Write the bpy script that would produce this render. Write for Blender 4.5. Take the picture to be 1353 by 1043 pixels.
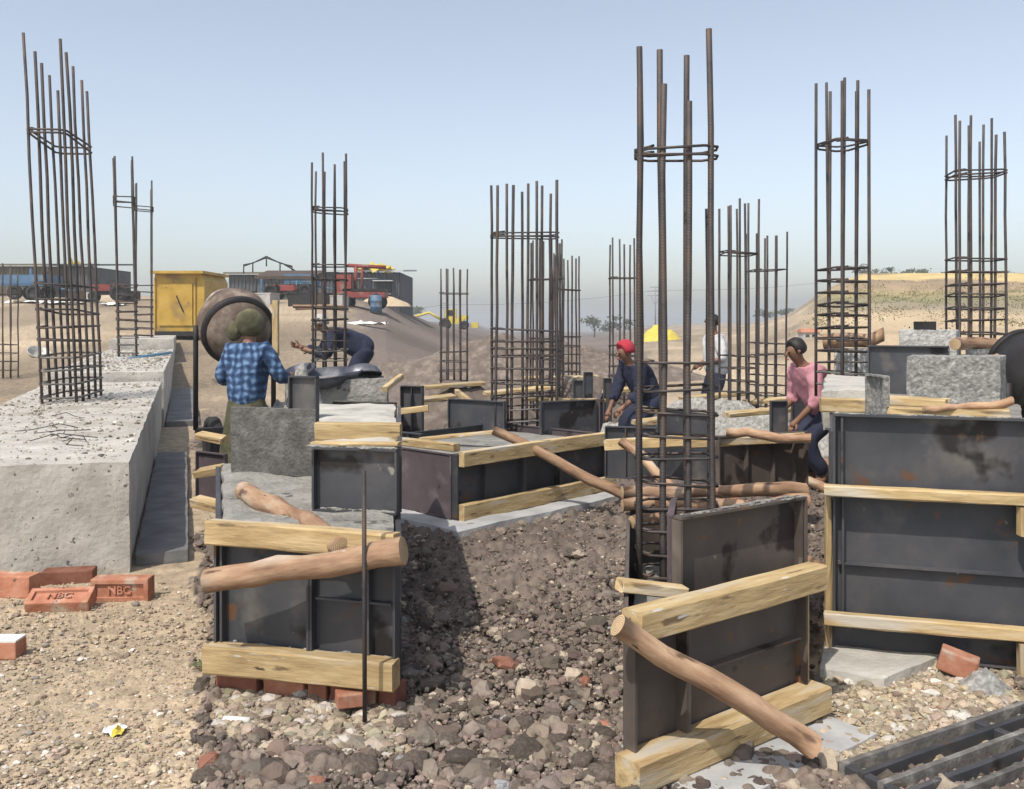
import bpy, bmesh, math, random
import numpy as np
from mathutils import Vector, Matrix, noise as mnoise

# ------------------------------------------------------------------ clear
for o in list(bpy.data.objects):
    bpy.data.objects.remove(o, do_unlink=True)
random.seed(7)
np.random.seed(7)
S = bpy.context.scene
COL = S.collection

# ------------------------------------------------------------------ camera
F, CX, HY, H = 1250.0, 676.5, 425.0, 1.5       # focal (photo pixels), centre x, eye-level row, eye height
cam_d = bpy.data.cameras.new('camera')
cam_d.sensor_width = 36.0
cam_d.lens = 36.0 * F / 1353.0
cam_d.shift_y = -(521.5 - HY) / 1353.0
cam_d.clip_start = 0.05
cam_d.clip_end = 6000
cam = bpy.data.objects.new('camera', cam_d)
cam.location = (0, 0, H)
cam.rotation_euler = (math.radians(90), 0, 0)
COL.objects.link(cam)
S.camera = cam

# ------------------------------------------------------------------ sky and sun
SUN = Vector((-0.43, -0.68, 1.18)).normalized()      # towards the sun
elev = math.asin(SUN.z)
world = bpy.data.worlds.new('World')
S.world = world
world.use_nodes = True
wn = world.node_tree
wn.nodes.clear()
sky = wn.nodes.new('ShaderNodeTexSky')
sky.sky_type = 'NISHITA'
sky.sun_disc = False
sky.sun_elevation = elev
sky.sun_rotation = math.atan2(SUN.x, SUN.y)
sky.altitude = 200
sky.air_density = 1.0
sky.dust_density = 2.2
sky.ozone_density = 1.0
bg = wn.nodes.new('ShaderNodeBackground')
bg.inputs['Strength'].default_value = 0.15
out = wn.nodes.new('ShaderNodeOutputWorld')
tcw = wn.nodes.new('ShaderNodeTexCoord')           # keep the sky at its horizon colour below eye level
spw = wn.nodes.new('ShaderNodeSeparateXYZ'); cbw = wn.nodes.new('ShaderNodeCombineXYZ')
mxw = wn.nodes.new('ShaderNodeMath'); mxw.operation = 'MAXIMUM'; mxw.inputs[1].default_value = 0.02
wn.links.new(tcw.outputs['Generated'], spw.inputs[0])
wn.links.new(spw.outputs[0], cbw.inputs[0]); wn.links.new(spw.outputs[1], cbw.inputs[1])
wn.links.new(spw.outputs[2], mxw.inputs[0]); wn.links.new(mxw.outputs[0], cbw.inputs[2])
wn.links.new(cbw.outputs[0], sky.inputs['Vector'])
hsw = wn.nodes.new('ShaderNodeHueSaturation'); hsw.inputs['Saturation'].default_value = 0.62; hsw.inputs['Value'].default_value = 1.12
wn.links.new(sky.outputs[0], hsw.inputs['Color'])
wn.links.new(hsw.outputs[0], bg.inputs['Color'])
wn.links.new(bg.outputs[0], out.inputs['Surface'])
sun_d = bpy.data.lights.new('sun', 'SUN')
sun_d.energy = 3.6
sun_d.angle = math.radians(0.55)
sun_d.color = (1.0, 0.94, 0.85)
sun = bpy.data.objects.new('sun', sun_d)
sun.rotation_euler = SUN.to_track_quat('Z', 'Y').to_euler()
sun.location = (-20, -10, 40)
COL.objects.link(sun)
S.view_settings.view_transform = 'Standard'
S.view_settings.look = 'None'
S.view_settings.exposure = 0.2
S.view_settings.gamma = 1.0
S.view_settings.use_curve_mapping = False

# ------------------------------------------------------------------ helpers
def sm(t):
    t = np.clip(t, 0, 1)
    return t * t * (3 - 2 * t)

RX = [-3000, 440, 510, 580, 660, 780, 850, 980, 1045, 1095, 1140, 5000]
RV = [64, 64, 52, 14, -12, -12, -4, 2, 24, 58, 77, 77]
R1 = [60, 60, 66, 85, 110, 150, 150, 150, 150, 150, 150, 150]

def ground_z(X, Y):
    """height of the terrain, works on arrays"""
    X = np.asarray(X, float); Y = np.asarray(Y, float)
    Yc = np.maximum(Y, 0.5)
    px = CX + F * X / Yc
    rise = np.interp(px, RX, RV)
    y1 = np.interp(px, RX, R1)
    t = sm((np.log(Yc) - math.log(14)) / (np.log(y1) - math.log(14)))
    z = rise * t * np.minimum(Yc, y1) / F
    z = np.where((rise < 0) & (Yc > y1), rise * Yc / F, z)
    return z

def gz(x, y):
    return float(ground_z(x, y))

def P(px, py, Y):
    return Vector(((px - CX) * Y / F, Y, H - (py - HY) * Y / F))

def X_(px, Y):
    return (px - CX) * Y / F

def G(px, Y, dz=0.0):
    x = X_(px, Y)
    return Vector((x, Y, gz(x, Y) + dz))

def ghit(px, py):
    """ground point seen at a pixel"""
    best = None
    for Y in np.exp(np.linspace(math.log(2.0), math.log(900), 1500)):
        x = X_(px, Y)
        yy = HY - F * (gz(x, Y) - H) / Y
        if yy <= py:
            return Vector((x, Y, gz(x, Y)))
    return Vector((X_(px, 900), 900, 0))

def tag(o, label=None, cat=None, group=None, kind=None):
    if label: o['label'] = label
    if cat: o['category'] = cat
    if cat and not kind: kind = 'thing'
    if group: o['group'] = group
    if kind: o['kind'] = kind
    return o

def root(name, loc, label, cat, group=None):
    o = bpy.data.objects.new(name, None)
    o.location = loc
    o.empty_display_size = 0.1
    COL.objects.link(o)
    return tag(o, label, cat, group)

def worldm(o):
    m = o.matrix_basis.copy()
    p = o.parent
    while p is not None:
        m = p.matrix_basis @ m
        p = p.parent
    return m

def link_mesh(name, me, mat, parent=None, M=None, smooth=False):
    """me is expressed in the frame M (world matrix)"""
    o = bpy.data.objects.new(name, me)
    COL.objects.link(o)
    if mat is not None:
        for m in (mat if isinstance(mat, (list, tuple)) else [mat]):
            me.materials.append(m)
    if smooth:
        me.polygons.foreach_set('use_smooth', [True] * len(me.polygons))
    M = M if M is not None else Matrix.Identity(4)
    if parent is not None:
        o.parent = parent
        o.matrix_basis = worldm(parent).inverted() @ M
    else:
        o.matrix_basis = M
    return o

def mk(name, verts, faces, mat, parent=None, M=None, smooth=False):
    """verts in world space unless M is given; origin put at base centre"""
    if M is None:
        a = np.array([tuple(v) for v in verts], float)
        c = Vector(((a[:, 0].min() + a[:, 0].max()) / 2, (a[:, 1].min() + a[:, 1].max()) / 2, a[:, 2].min()))
        verts = [tuple(Vector(v) - c) for v in a]
        M = Matrix.Translation(c)
    me = bpy.data.meshes.new(name)
    me.from_pydata([tuple(v) for v in verts], [], faces)
    me.validate()
    me.update()
    return link_mesh(name, me, mat, parent, M, smooth)

def frame(A, B, up=Vector((0, 0, 1)), roll=0.0):
    A = Vector(A); B = Vector(B)
    x = (B - A).normalized()
    if abs(x.dot(up)) > 0.98:
        up = Vector((0, 1, 0))
    z = (up - x * up.dot(x)).normalized()
    y = z.cross(x)
    M = Matrix((x, y, z)).transposed().to_4x4()
    M.translation = A
    if roll:
        M = M @ Matrix.Rotation(roll, 4, 'X')
    return M

def beam(name, A, B, w, h, mat, parent=None, roll=0.0, rough=0.003, ch=0.006, seg=0.12):
    """sawn timber / bar with chamfered edges, from A to B (centre line)"""
    A = Vector(A); B = Vector(B)
    L = (B - A).length
    n = max(1, min(40, int(L / seg)))
    ch = min(ch, w * 0.3, h * 0.3)
    prof = [(-w/2+ch, -h/2), (w/2-ch, -h/2), (w/2, -h/2+ch), (w/2, h/2-ch), (w/2-ch, h/2), (-w/2+ch, h/2), (-w/2, h/2-ch), (-w/2, -h/2+ch)]
    V = []; Fc = []
    s0 = random.random() * 50
    for i in range(n + 1):
        x = L * i / n
        bow = (mnoise.noise((x * 0.7 + s0, s0, 0)) * rough * 1.5, mnoise.noise((x * 0.7, s0, 3.3)) * rough * 1.5)
        for k, (a, b) in enumerate(prof):
            ja = mnoise.noise((x * 6 + s0, k * 3.1, s0)) * rough
            jb = mnoise.noise((x * 6 + s0, k * 3.1, s0 + 9)) * rough
            jx = (mnoise.noise((k * 1.7, s0, i)) * rough * 2) if i in (0, n) else 0
            V.append((x + jx, a + ja + bow[0], b + jb + bow[1]))
    for i in range(n):
        for k in range(8):
            a = i * 8 + k; b = i * 8 + (k + 1) % 8
            Fc.append((a, a + 8, b + 8, b))
    Fc.append(tuple(range(8)))
    Fc.append(tuple(reversed(range(n * 8, n * 8 + 8))))
    return mk(name, V, Fc, mat, parent, frame(A, B, roll=roll))

def sweep(pts, radii, sides=8, cap=True, closed=False):
    pts = [Vector(p) for p in pts]
    n = len(pts)
    if not hasattr(radii, '__len__'):
        radii = [radii] * n
    V = []; Fc = []
    prev = None
    for i in range(n):
        if closed:
            t = (pts[(i + 1) % n] - pts[i - 1]).normalized()
        else:
            t = (pts[min(i + 1, n - 1)] - pts[max(i - 1, 0)]).normalized()
        if prev is None:
            up = Vector((0, 0, 1)) if abs(t.z) < 0.9 else Vector((0, 1, 0))
            u = t.cross(up).normalized()
        else:
            u = (prev - t * prev.dot(t)).normalized()
        prev = u
        w = t.cross(u)
        for k in range(sides):
            a = 2 * math.pi * k / sides
            V.append(pts[i] + (u * math.cos(a) + w * math.sin(a)) * radii[i])
    m = n if closed else n - 1
    for i in range(m):
        for k in range(sides):
            a = i * sides + k; b = i * sides + (k + 1) % sides
            c = ((i + 1) % n) * sides + (k + 1) % sides; d = ((i + 1) % n) * sides + k
            Fc.append((a, b, c, d))
    if cap and not closed:
        Fc.append(tuple(reversed(range(sides))))
        Fc.append(tuple(range((n - 1) * sides, n * sides)))
    return V, Fc

def tube(name, pts, r, mat, parent=None, sides=8, closed=False, smooth=True):
    V, Fc = sweep(pts, r, sides, True, closed)
    return mk(name, V, Fc, mat, parent, None, smooth)

def log(name, A, B, r0, r1, mats, label, cat='log', group=None, bend=0.02, seed=0):
    """a peeled round pole: bark body and pale sawn ends"""
    A = Vector(A); B = Vector(B)
    L = (B - A).length
    n = max(8, int(L / 0.09)); n = min(n, 36)
    sides = 14
    V = []; Fc = []
    for i in range(n + 1):
        t = i / n
        oy = (mnoise.noise((t * 2.3 + seed, seed, 1)) + .5 * mnoise.noise((t * 6 + seed, seed, 2))) * bend * 1.5
        oz = (mnoise.noise((t * 2.3 + seed, seed, 7)) + .5 * mnoise.noise((t * 6 + seed, seed, 8))) * bend * 1.5
        r = r0 + (r1 - r0) * t
        r *= 1 + 0.14 * mnoise.noise((t * L * 4 + seed * 3, 5, 0)) + .16 * max(0, mnoise.noise((t * L * 9 + seed * 5, 2, 0)) - .25)
        for k in range(sides):
            a = 2 * math.pi * k / sides
            rr = r * (1 + 0.10 * mnoise.noise((t * L * 5, math.cos(a) * 1.2 + seed, math.sin(a) * 1.2)))
            V.append((t * L, oy + rr * math.cos(a), oz + rr * math.sin(a)))
    for i in range(n):
        for k in range(sides):
            a = i * sides + k; b = i * sides + (k + 1) % sides
            Fc.append((a, b, b + sides, a + sides))
    Fc = [tuple(reversed(f)) for f in Fc]
    c0 = len(V); V.append((-0.004, 0, 0)); c1 = len(V); V.append((L + 0.004, 0, 0))
    nb = len(Fc)
    for k in range(sides):
        Fc.append((c0, (k + 1) % sides, k))
        Fc.append((c1, n * sides + k, n * sides + (k + 1) % sides))
    o = mk(name, V, Fc, mats, None, frame(A, B), True)
    for p in o.data.polygons:
        if p.index >= nb:
            p.material_index = 1
            p.use_smooth = False
    return tag(o, label, cat, group)

def obox(name, O, u, v, w, mat, parent=None):
    """box from corner O spanned by three world vectors"""
    O = Vector(O); u = Vector(u); v = Vector(v); w = Vector(w)
    c = [O, O+u, O+u+v, O+v, O+w, O+u+w, O+u+v+w, O+v+w]
    f = [(0,3,2,1), (4,5,6,7), (0,1,5,4), (1,2,6,5), (2,3,7,6), (3,0,4,7)]
    if u.cross(v).dot(w) < 0:
        f = [tuple(reversed(q)) for q in f]
    return mk(name, c, f, mat, parent)

def cbox(name, c, size, mat, parent=None, rz=0.0):
    c = Vector(c); ca, sa = math.cos(rz), math.sin(rz)
    u = Vector((ca, sa, 0)) * size[0]; v = Vector((-sa, ca, 0)) * size[1]; w = Vector((0, 0, size[2]))
    return obox(name, c - u/2 - v/2 - w/2, u, v, w, mat, parent)

def rough_block(name, base, z0, z1, mat, cell=0.1, r=0.02, amp=0.012, freq=3.0, parent=None, ztop=None):
    """concrete block over a 4-corner plan, rounded chipped edges, cast unevenness"""
    b = [Vector((p[0], p[1], 0)) for p in base]
    la = max((b[1]-b[0]).length, (b[2]-b[3]).length); lb = max((b[3]-b[0]).length, (b[2]-b[1]).length); lc = z1 - z0
    na, nb_, nc = [max(2, min(90, int(q / cell))) for q in (la, lb, lc)]
    half = Vector((la/2, lb/2, lc/2))
    idx = {}; V = []; Fc = []
    s0 = random.random() * 30
    def vert(i, j, k):
        key = (i, j, k)
        if key in idx: return idx[key]
        p = Vector(((i/na - .5) * la, (j/nb_ - .5) * lb, (k/nc - .5) * lc))
        rr = r * (0.6 + 1.2 * abs(mnoise.noise(p * 5 + Vector((s0, 0, 0)))))
        q = Vector([max(-(half[m]-rr), min(half[m]-rr, p[m])) for m in range(3)])
        d = p - q
        nz = sum(1 for m in range(3) if abs(d[m]) > 1e-9)
        if nz > 1:
            p = q + d.normalized() * rr
        nv = Vector(mnoise.noise_vector(p * freq + Vector((s0, s0, 0)))) * amp + Vector(mnoise.noise_vector(p * freq * 4 + Vector((s0, s0, 0)))) * amp * 0.35
        p = p + nv
        a, bb = p.x/la + .5, p.y/lb + .5
        xy = (b[0]*(1-a) + b[1]*a)*(1-bb) + (b[3]*(1-a) + b[2]*a)*bb
        V.append((xy.x, xy.y, z0 + p.z + lc/2))
        idx[key] = len(V) - 1
        return idx[key]
    def quad(f, m, n, flip):
        for i in range(m):
            for j in range(n):
                q = [vert(*f(i, j)), vert(*f(i+1, j)), vert(*f(i+1, j+1)), vert(*f(i, j+1))]
                Fc.append(tuple(reversed(q)) if flip else tuple(q))
    quad(lambda i, j: (i, j, nc), na, nb_, False)
    quad(lambda i, j: (i, j, 0), na, nb_, True)
    quad(lambda i, j: (i, 0, j), na, nc, False)
    quad(lambda i, j: (i, nb_, j), na, nc, True)
    quad(lambda i, j: (0, i, j), nb_, nc, True)
    quad(lambda i, j: (na, i, j), nb_, nc, False)
    return mk(name, V, Fc, mat, parent)

def lathe(name, prof, M, mat, parent=None, n=24, smooth=True, wob=0.0):
    V = []; Fc = []
    m = len(prof)
    for i in range(n):
        a = 2 * math.pi * i / n
        for (r, z) in prof:
            rr = r * (1 + wob * mnoise.noise((math.cos(a) * 2, math.sin(a) * 2, z * 6)))
            V.append((rr * math.cos(a), rr * math.sin(a), z))
    for i in range(n):
        for k in range(m - 1):
            a = i * m + k; b = ((i + 1) % n) * m + k
            Fc.append((a, b, b + 1, a + 1))
    return mk(name, V, Fc, mat, parent, M, smooth)

# ------------------------------------------------------------------ materials
MATS = {}
def mat(name, cols, scale=4.0, stretch=(1, 1, 1), detail=6, rough=0.8, metal=0.0, bump=0.3, bscale=40.0, bdist=0.004,
        var=0.0, spots=None, attr=None, rrange=None):
    """noise-ramped principled material in object space; spots = (colour, scale, threshold, width)"""
    m = bpy.data.materials.new(name); m.use_nodes = True
    nt = m.node_tree; N = nt.nodes; L = nt.links
    b = N['Principled BSDF']
    b.inputs['Roughness'].default_value = rough
    b.inputs['Metallic'].default_value = metal
    b.inputs['Specular IOR Level'].default_value = 0.35
    tc = N.new('ShaderNodeTexCoord')
    mp = N.new('ShaderNodeMapping'); mp.inputs['Scale'].default_value = stretch
    L.new(tc.outputs['Object'], mp.inputs['Vector'])
    oi = N.new('ShaderNodeObjectInfo')
    off = N.new('ShaderNodeVectorMath'); off.operation = 'ADD'
    mul = N.new('ShaderNodeMath'); mul.operation = 'MULTIPLY'; mul.inputs[1].default_value = 37.0
    L.new(oi.outputs['Random'], mul.inputs[0])
    L.new(mp.outputs[0], off.inputs[0]); L.new(mul.outputs[0], off.inputs[1])
    nz = N.new('ShaderNodeTexNoise'); nz.inputs['Scale'].default_value = scale; nz.inputs['Detail'].default_value = detail
    nz.inputs['Roughness'].default_value = 0.62
    L.new(off.outputs[0], nz.inputs['Vector'])
    rp = N.new('ShaderNodeValToRGB')
    e = rp.color_ramp.elements
    n = len(cols)
    while len(e) < n: e.new(0.5)
    for i, c in enumerate(cols):
        e[i].position = 0.28 + 0.44 * (i / max(1, n - 1)); e[i].color = (c[0], c[1], c[2], 1)
    L.new(nz.outputs['Fac'], rp.inputs['Fac'])
    colout = rp.outputs['Color']
    if attr:
        at = N.new('ShaderNodeAttribute'); at.attribute_name = attr
        mx = N.new('ShaderNodeMix'); mx.data_type = 'RGBA'; mx.blend_type = 'MULTIPLY'; mx.inputs['Factor'].default_value = 1.0
        L.new(at.outputs['Color'], mx.inputs[6]); L.new(colout, mx.inputs[7])
        colout = mx.outputs[2]
    if spots:
        sp = spots if isinstance(spots, list) else [spots]
        for (c, sc, th, wd) in sp:
            n2 = N.new('ShaderNodeTexNoise'); n2.inputs['Scale'].default_value = sc; n2.inputs['Detail'].default_value = 4
            L.new(off.outputs[0], n2.inputs['Vector'])
            mr = N.new('ShaderNodeMapRange'); mr.inputs['From Min'].default_value = th; mr.inputs['From Max'].default_value = th + wd
            L.new(n2.outputs['Fac'], mr.inputs['Value'])
            mx = N.new('ShaderNodeMix'); mx.data_type = 'RGBA'
            L.new(mr.outputs[0], mx.inputs['Factor']); L.new(colout, mx.inputs[6])
            mx.inputs[7].default_value = (c[0], c[1], c[2], 1)
            colout = mx.outputs[2]
    if var:
        hs = N.new('ShaderNodeHueSaturation')
        mr = N.new('ShaderNodeMapRange'); mr.inputs['To Min'].default_value = 1 - var; mr.inputs['To Max'].default_value = 1 + var
        L.new(oi.outputs['Random'], mr.inputs['Value']); L.new(mr.outputs[0], hs.inputs['Value']); L.new(colout, hs.inputs['Color'])
        colout = hs.outputs['Color']
    L.new(colout, b.inputs['Base Color'])
    if rrange:
        mr = N.new('ShaderNodeMapRange'); mr.inputs['To Min'].default_value = rrange[0]; mr.inputs['To Max'].default_value = rrange[1]
        L.new(nz.outputs['Fac'], mr.inputs['Value']); L.new(mr.outputs[0], b.inputs['Roughness'])
    if bump:
        n3 = N.new('ShaderNodeTexNoise'); n3.inputs['Scale'].default_value = bscale; n3.inputs['Detail'].default_value = 5
        L.new(off.outputs[0], n3.inputs['Vector'])
        bp = N.new('ShaderNodeBump'); bp.inputs['Strength'].default_value = bump; bp.inputs['Distance'].default_value = bdist
        L.new(n3.outputs['Fac'], bp.inputs['Height']); L.new(bp.outputs[0], b.inputs['Normal'])
    MATS[name] = m
    return m

m_ground = mat('soil', [(.62, .62, .62), (.95, .95, .95), (1.3, 1.28, 1.25)], scale=9, detail=9, rough=.95, bump=.8, bscale=60, bdist=.012, attr='soil')
m_clod = mat('clod', [(.078, .062, .050), (.138, .110, .090), (.23, .19, .155)], scale=5, rough=.95, bump=.8, bscale=70, bdist=.008, var=.25)
m_clodmix = mat('clod_mix', [(.75, .75, .75), (1.0, 1.0, 1.0), (1.25, 1.25, 1.25)], scale=14, rough=.95, bump=.8, bscale=90, bdist=.006, attr='tint')
m_conc = mat('concrete', [(.32, .30, .265), (.43, .405, .36), (.52, .49, .43)], scale=3.8, detail=12, rough=.9, bump=.7, bscale=34, bdist=.008,
             spots=[((.24, .23, .21), 18, .66, .06), ((.56, .53, .47), 2.2, .60, .12), ((.13, .12, .11), 30, .655, .03), ((.30, .27, .22), 1.3, .56, .14)])
m_concflat = mat('concrete_slab', [(.26, .26, .26), (.36, .36, .355), (.46, .45, .43)], scale=4, detail=8, rough=.9, bump=.5, bscale=45, bdist=.004)
m_concwhite = mat('concrete_pale', [(.30, .285, .25), (.42, .40, .355), (.52, .49, .43)], scale=4, detail=8, rough=.9, bump=.6, bscale=40, bdist=.008)
m_wet = mat('fresh_concrete', [(.16, .15, .135), (.24, .23, .205), (.33, .315, .285)], scale=5, detail=9, rough=.8, bump=1.0, bscale=28, bdist=.02,
            spots=((.09, .085, .08), 9, .64, .06))
m_rough = mat('rough_concrete', [(.055, .052, .048), (.10, .097, .09), (.17, .165, .155)], scale=12, detail=8, rough=.95, bump=1.0, bscale=60, bdist=.01,
              spots=((.035, .033, .03), 3.2, .60, .05))
m_speckle = mat('speckled_concrete', [(.11, .11, .105), (.23, .225, .21), (.42, .41, .385)], scale=34, detail=5, rough=.95, bump=1.0, bscale=50, bdist=.012)
m_speckle2 = mat('pale_speckled_concrete', [(.22, .22, .21), (.40, .395, .37), (.6, .59, .55)], scale=30, detail=5, rough=.95, bump=1.0, bscale=50, bdist=.012)
m_steel = mat('form_steel', [(.045, .048, .055), (.072, .074, .082), (.115, .108, .105)], scale=2.6, detail=7, rough=.55, metal=.35, bump=.15, bscale=30, bdist=.003,
              spots=[((.16, .145, .13), 4, .60, .16), ((.026, .023, .022), 3.0, .62, .05), ((.13, .07, .042), 9, .64, .07), ((.30, .28, .25), 26, .745, .03), ((.28, .265, .24), 7, .73, .03)], rrange=(.38, .75), var=.14)
m_steelbrown = mat('form_steel_rusty', [(.065, .052, .045), (.10, .082, .070), (.155, .125, .105)], scale=2.4, detail=7, rough=.65, metal=.2, bump=.2, bscale=30, bdist=.003,
                   spots=[((.19, .155, .125), 3, .58, .18), ((.035, .024, .02), 4.0, .61, .05), ((.17, .085, .045), 10, .63, .07), ((.30, .27, .24), 26, .745, .03), ((.28, .255, .22), 7, .73, .03)], rrange=(.5, .85), var=.14)
m_steelpurple = mat('form_steel_primer', [(.058, .044, .048), (.085, .066, .072), (.12, .095, .10)], scale=2.2, detail=7, rough=.7, metal=.1, bump=.2, bscale=30, bdist=.003,
                    spots=[((.16, .13, .13), 4, .60, .15), ((.28, .26, .24), 26, .745, .03), ((.04, .03, .03), 5, .63, .05)], var=.1)
m_timber = mat('sawn_timber', [(.27, .18, .085), (.44, .32, .16), (.58, .45, .26)], scale=2.2, stretch=(1.6, 9, 9), detail=10, rough=.85, bump=.7, bscale=8, bdist=.005,
               spots=[((.17, .115, .06), 2.8, .62, .06), ((.42, .38, .31), 1.1, .56, .14), ((.5, .48, .44), 6, .68, .04), ((.09, .06, .035), 5.5, .71, .03)], var=.2)
m_log = mat('peeled_log', [(.19, .105, .06), (.35, .215, .13), (.50, .345, .22)], scale=3.0, stretch=(1.6, 7, 7), detail=7, rough=.75, bump=.6, bscale=9, bdist=.006,
            spots=[((.13, .075, .045), 2.2, .60, .05), ((.52, .44, .34), 1.2, .58, .12), ((.07, .045, .03), 5, .69, .03), ((.45, .42, .38), 8, .70, .03)], var=.18)
m_logend = mat('log_end', [(.45, .30, .16), (.62, .46, .28)], scale=10, rough=.85, bump=.3)
def rings(m):
    nt = m.node_tree; N = nt.nodes; L = nt.links; b = N['Principled BSDF']
    tc = N.new('ShaderNodeTexCoord'); w = N.new('ShaderNodeTexWave'); w.wave_type = 'RINGS'; w.rings_direction = 'X'
    w.inputs['Scale'].default_value = 45; w.inputs['Distortion'].default_value = 3; w.inputs['Detail'].default_value = 3
    L.new(tc.outputs['Object'], w.inputs['Vector'])
    src = b.inputs['Base Color'].links[0].from_socket
    mx = N.new('ShaderNodeMix'); mx.data_type = 'RGBA'; mx.blend_type = 'MULTIPLY'; mx.inputs['Factor'].default_value = .55
    L.new(src, mx.inputs[6]); L.new(w.outputs['Color'], mx.inputs[7]); L.new(mx.outputs[2], b.inputs['Base Color'])
rings(m_logend)
m_rebar = mat('rebar', [(.042, .036, .036), (.075, .066, .064), (.13, .085, .06)], scale=5, rough=.6, metal=.45, bump=.6, bscale=90, bdist=.003, var=.2)
def ribs(m):
    nt = m.node_tree; N = nt.nodes; L = nt.links
    tc = N.new('ShaderNodeTexCoord'); w = N.new('ShaderNodeTexWave'); w.bands_direction = 'Z'; w.inputs['Scale'].default_value = 48; w.inputs['Distortion'].default_value = .8
    L.new(tc.outputs['Object'], w.inputs['Vector'])
    old = [n for n in N if n.type == 'BUMP'][0]
    bp = N.new('ShaderNodeBump'); bp.inputs['Strength'].default_value = .45; bp.inputs['Distance'].default_value = .003
    L.new(w.outputs['Fac'], bp.inputs['Height']); L.new(old.outputs[0], bp.inputs['Normal']); L.new(bp.outputs[0], N['Principled BSDF'].inputs['Normal'])
ribs(m_rebar)
m_rebardust = mat('rebar_dusty', [(.07, .065, .06), (.13, .12, .11), (.28, .265, .24)], scale=12, rough=.8, metal=.1, bump=.8, bscale=60, bdist=.005, var=.25)
m_brick = mat('fired_brick', [(.27, .10, .055), (.38, .165, .10), (.46, .25, .17)], scale=10, detail=7, rough=.9, bump=.7, bscale=50, bdist=.004,
              spots=[((.45, .38, .30), 7, .58, .14), ((.12, .07, .05), 14, .68, .05)], var=.18)
m_brickdark = mat('dark_brick', [(.13, .05, .035), (.22, .085, .055), (.30, .14, .09)], scale=10, detail=7, rough=.9, bump=.7, bscale=50, bdist=.004, var=.2)
m_yellow = mat('yellow_paint', [(.34, .21, .035), (.43, .275, .05), (.48, .32, .08)], scale=2.0, rough=.55, bump=.05, spots=[((.22, .15, .07), 1.5, .58, .14), ((.11, .065, .035), 6, .66, .05)])
m_yellow2 = mat('bright_yellow', [(.50, .38, .05), (.62, .50, .09)], scale=3, rough=.7, bump=.3, bscale=6, bdist=.03)
m_rubber = mat('rubber', [(.018, .018, .018), (.035, .034, .033)], scale=6, rough=.85, bump=.3)
m_red = mat('red_paint', [(.18, .035, .03), (.27, .06, .05)], scale=3, rough=.6, bump=.1, spots=[((.22, .17, .13), 2, .56, .14), ((.06, .04, .035), 5, .62, .06)])
m_blue = mat('blue_paint', [(.05, .11, .20), (.09, .18, .29)], scale=3, rough=.6, bump=.1, spots=[((.20, .18, .15), 2, .56, .14), ((.05, .04, .035), 5, .62, .06)])
m_bluerod = mat('blue_plastic', [(.03, .16, .28), (.07, .28, .42)], scale=10, rough=.4, bump=.1)
m_drum = mat('mixer_drum_rust', [(.05, .034, .026), (.12, .086, .066), (.30, .25, .205)], scale=4, detail=8, rough=.8, bump=.5, bscale=30, bdist=.006, spots=((.55, .50, .44), 3, .62, .1))
m_dark = mat('dark_metal', [(.018, .017, .017), (.04, .036, .035)], scale=6, rough=.6, metal=.3, bump=.2)
m_pan = mat('pan_steel', [(.05, .055, .075), (.11, .115, .14), (.25, .25, .26)], scale=5, rough=.4, metal=.6, bump=.2, rrange=(.3, .6))
m_palepan = mat('pale_pan', [(.35, .34, .31), (.55, .54, .50)], scale=5, rough=.5, metal=.3, bump=.2)
m_white = mat('white_plastic', [(.62, .61, .58), (.78, .77, .74)], scale=6, rough=.7, bump=.4, bscale=10, bdist=.02)
m_shed = mat('grey_sheet', [(.085, .09, .10), (.12, .125, .135)], scale=1, rough=.6, metal=.2, bump=.1)
m_shedolive = mat('olive_sheet', [(.11, .10, .075), (.18, .15, .11)], scale=1, rough=.7, bump=.1)
m_roofpale = mat('pale_roof', [(.42, .43, .43), (.55, .55, .54)], scale=1, rough=.6, bump=.1)
m_glass = mat('dark_opening', [(.012, .014, .02), (.03, .032, .04)], scale=2, rough=.3, bump=0)
m_skin = mat('skin', [(.17, .085, .05), (.23, .125, .08)], scale=8, rough=.55, bump=.1)
m_hair = mat('black_hair', [(.010, .009, .009), (.03, .026, .024)], scale=20, rough=.6, bump=.6, bscale=60)
m_olive = mat('olive_cloth', [(.035, .033, .018), (.085, .08, .045), (.16, .145, .085)], scale=9, rough=.9, bump=.6, bscale=14, bdist=.015)
m_navy = mat('navy_cloth', [(.012, .016, .035), (.03, .035, .065)], scale=6, rough=.85, bump=.6, bscale=12, bdist=.015)
m_whitecloth = mat('white_cloth', [(.48, .48, .48), (.66, .66, .66)], scale=5, rough=.9, bump=.6, bscale=12, bdist=.015)
m_pink = mat('pink_cloth', [(.42, .17, .21), (.56, .28, .31)], scale=5, rough=.9, bump=.6, bscale=12, bdist=.02)
m_redcloth = mat('red_cloth', [(.32, .02, .035), (.48, .05, .07)], scale=6, rough=.9, bump=.6, bscale=16, bdist=.01)
m_browncloth = mat('brown_cloth', [(.05, .035, .028), (.10, .07, .05)], scale=6, rough=.9, bump=.5, bscale=12, bdist=.01)
m_greycloth = mat('grey_cloth', [(.30, .29, .27), (.46, .45, .42)], scale=6, rough=.9, bump=.5, bscale=12, bdist=.01)
m_bark = mat('bark', [(.06, .045, .03), (.12, .09, .065)], scale=6, rough=.9)
m_leaf = mat('leaf', [(.035, .045, .022), (.07, .085, .04), (.11, .12, .06)], scale=3, rough=.8, bump=0, var=.25)
m_scrub = mat('scrub', [(.10, .10, .045), (.19, .18, .085), (.28, .25, .13)], scale=2, rough=.9, bump=0)
m_pole = mat('galvanised', [(.20, .20, .21), (.28, .28, .29)], scale=4, rough=.6, metal=.3, bump=0)
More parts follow.
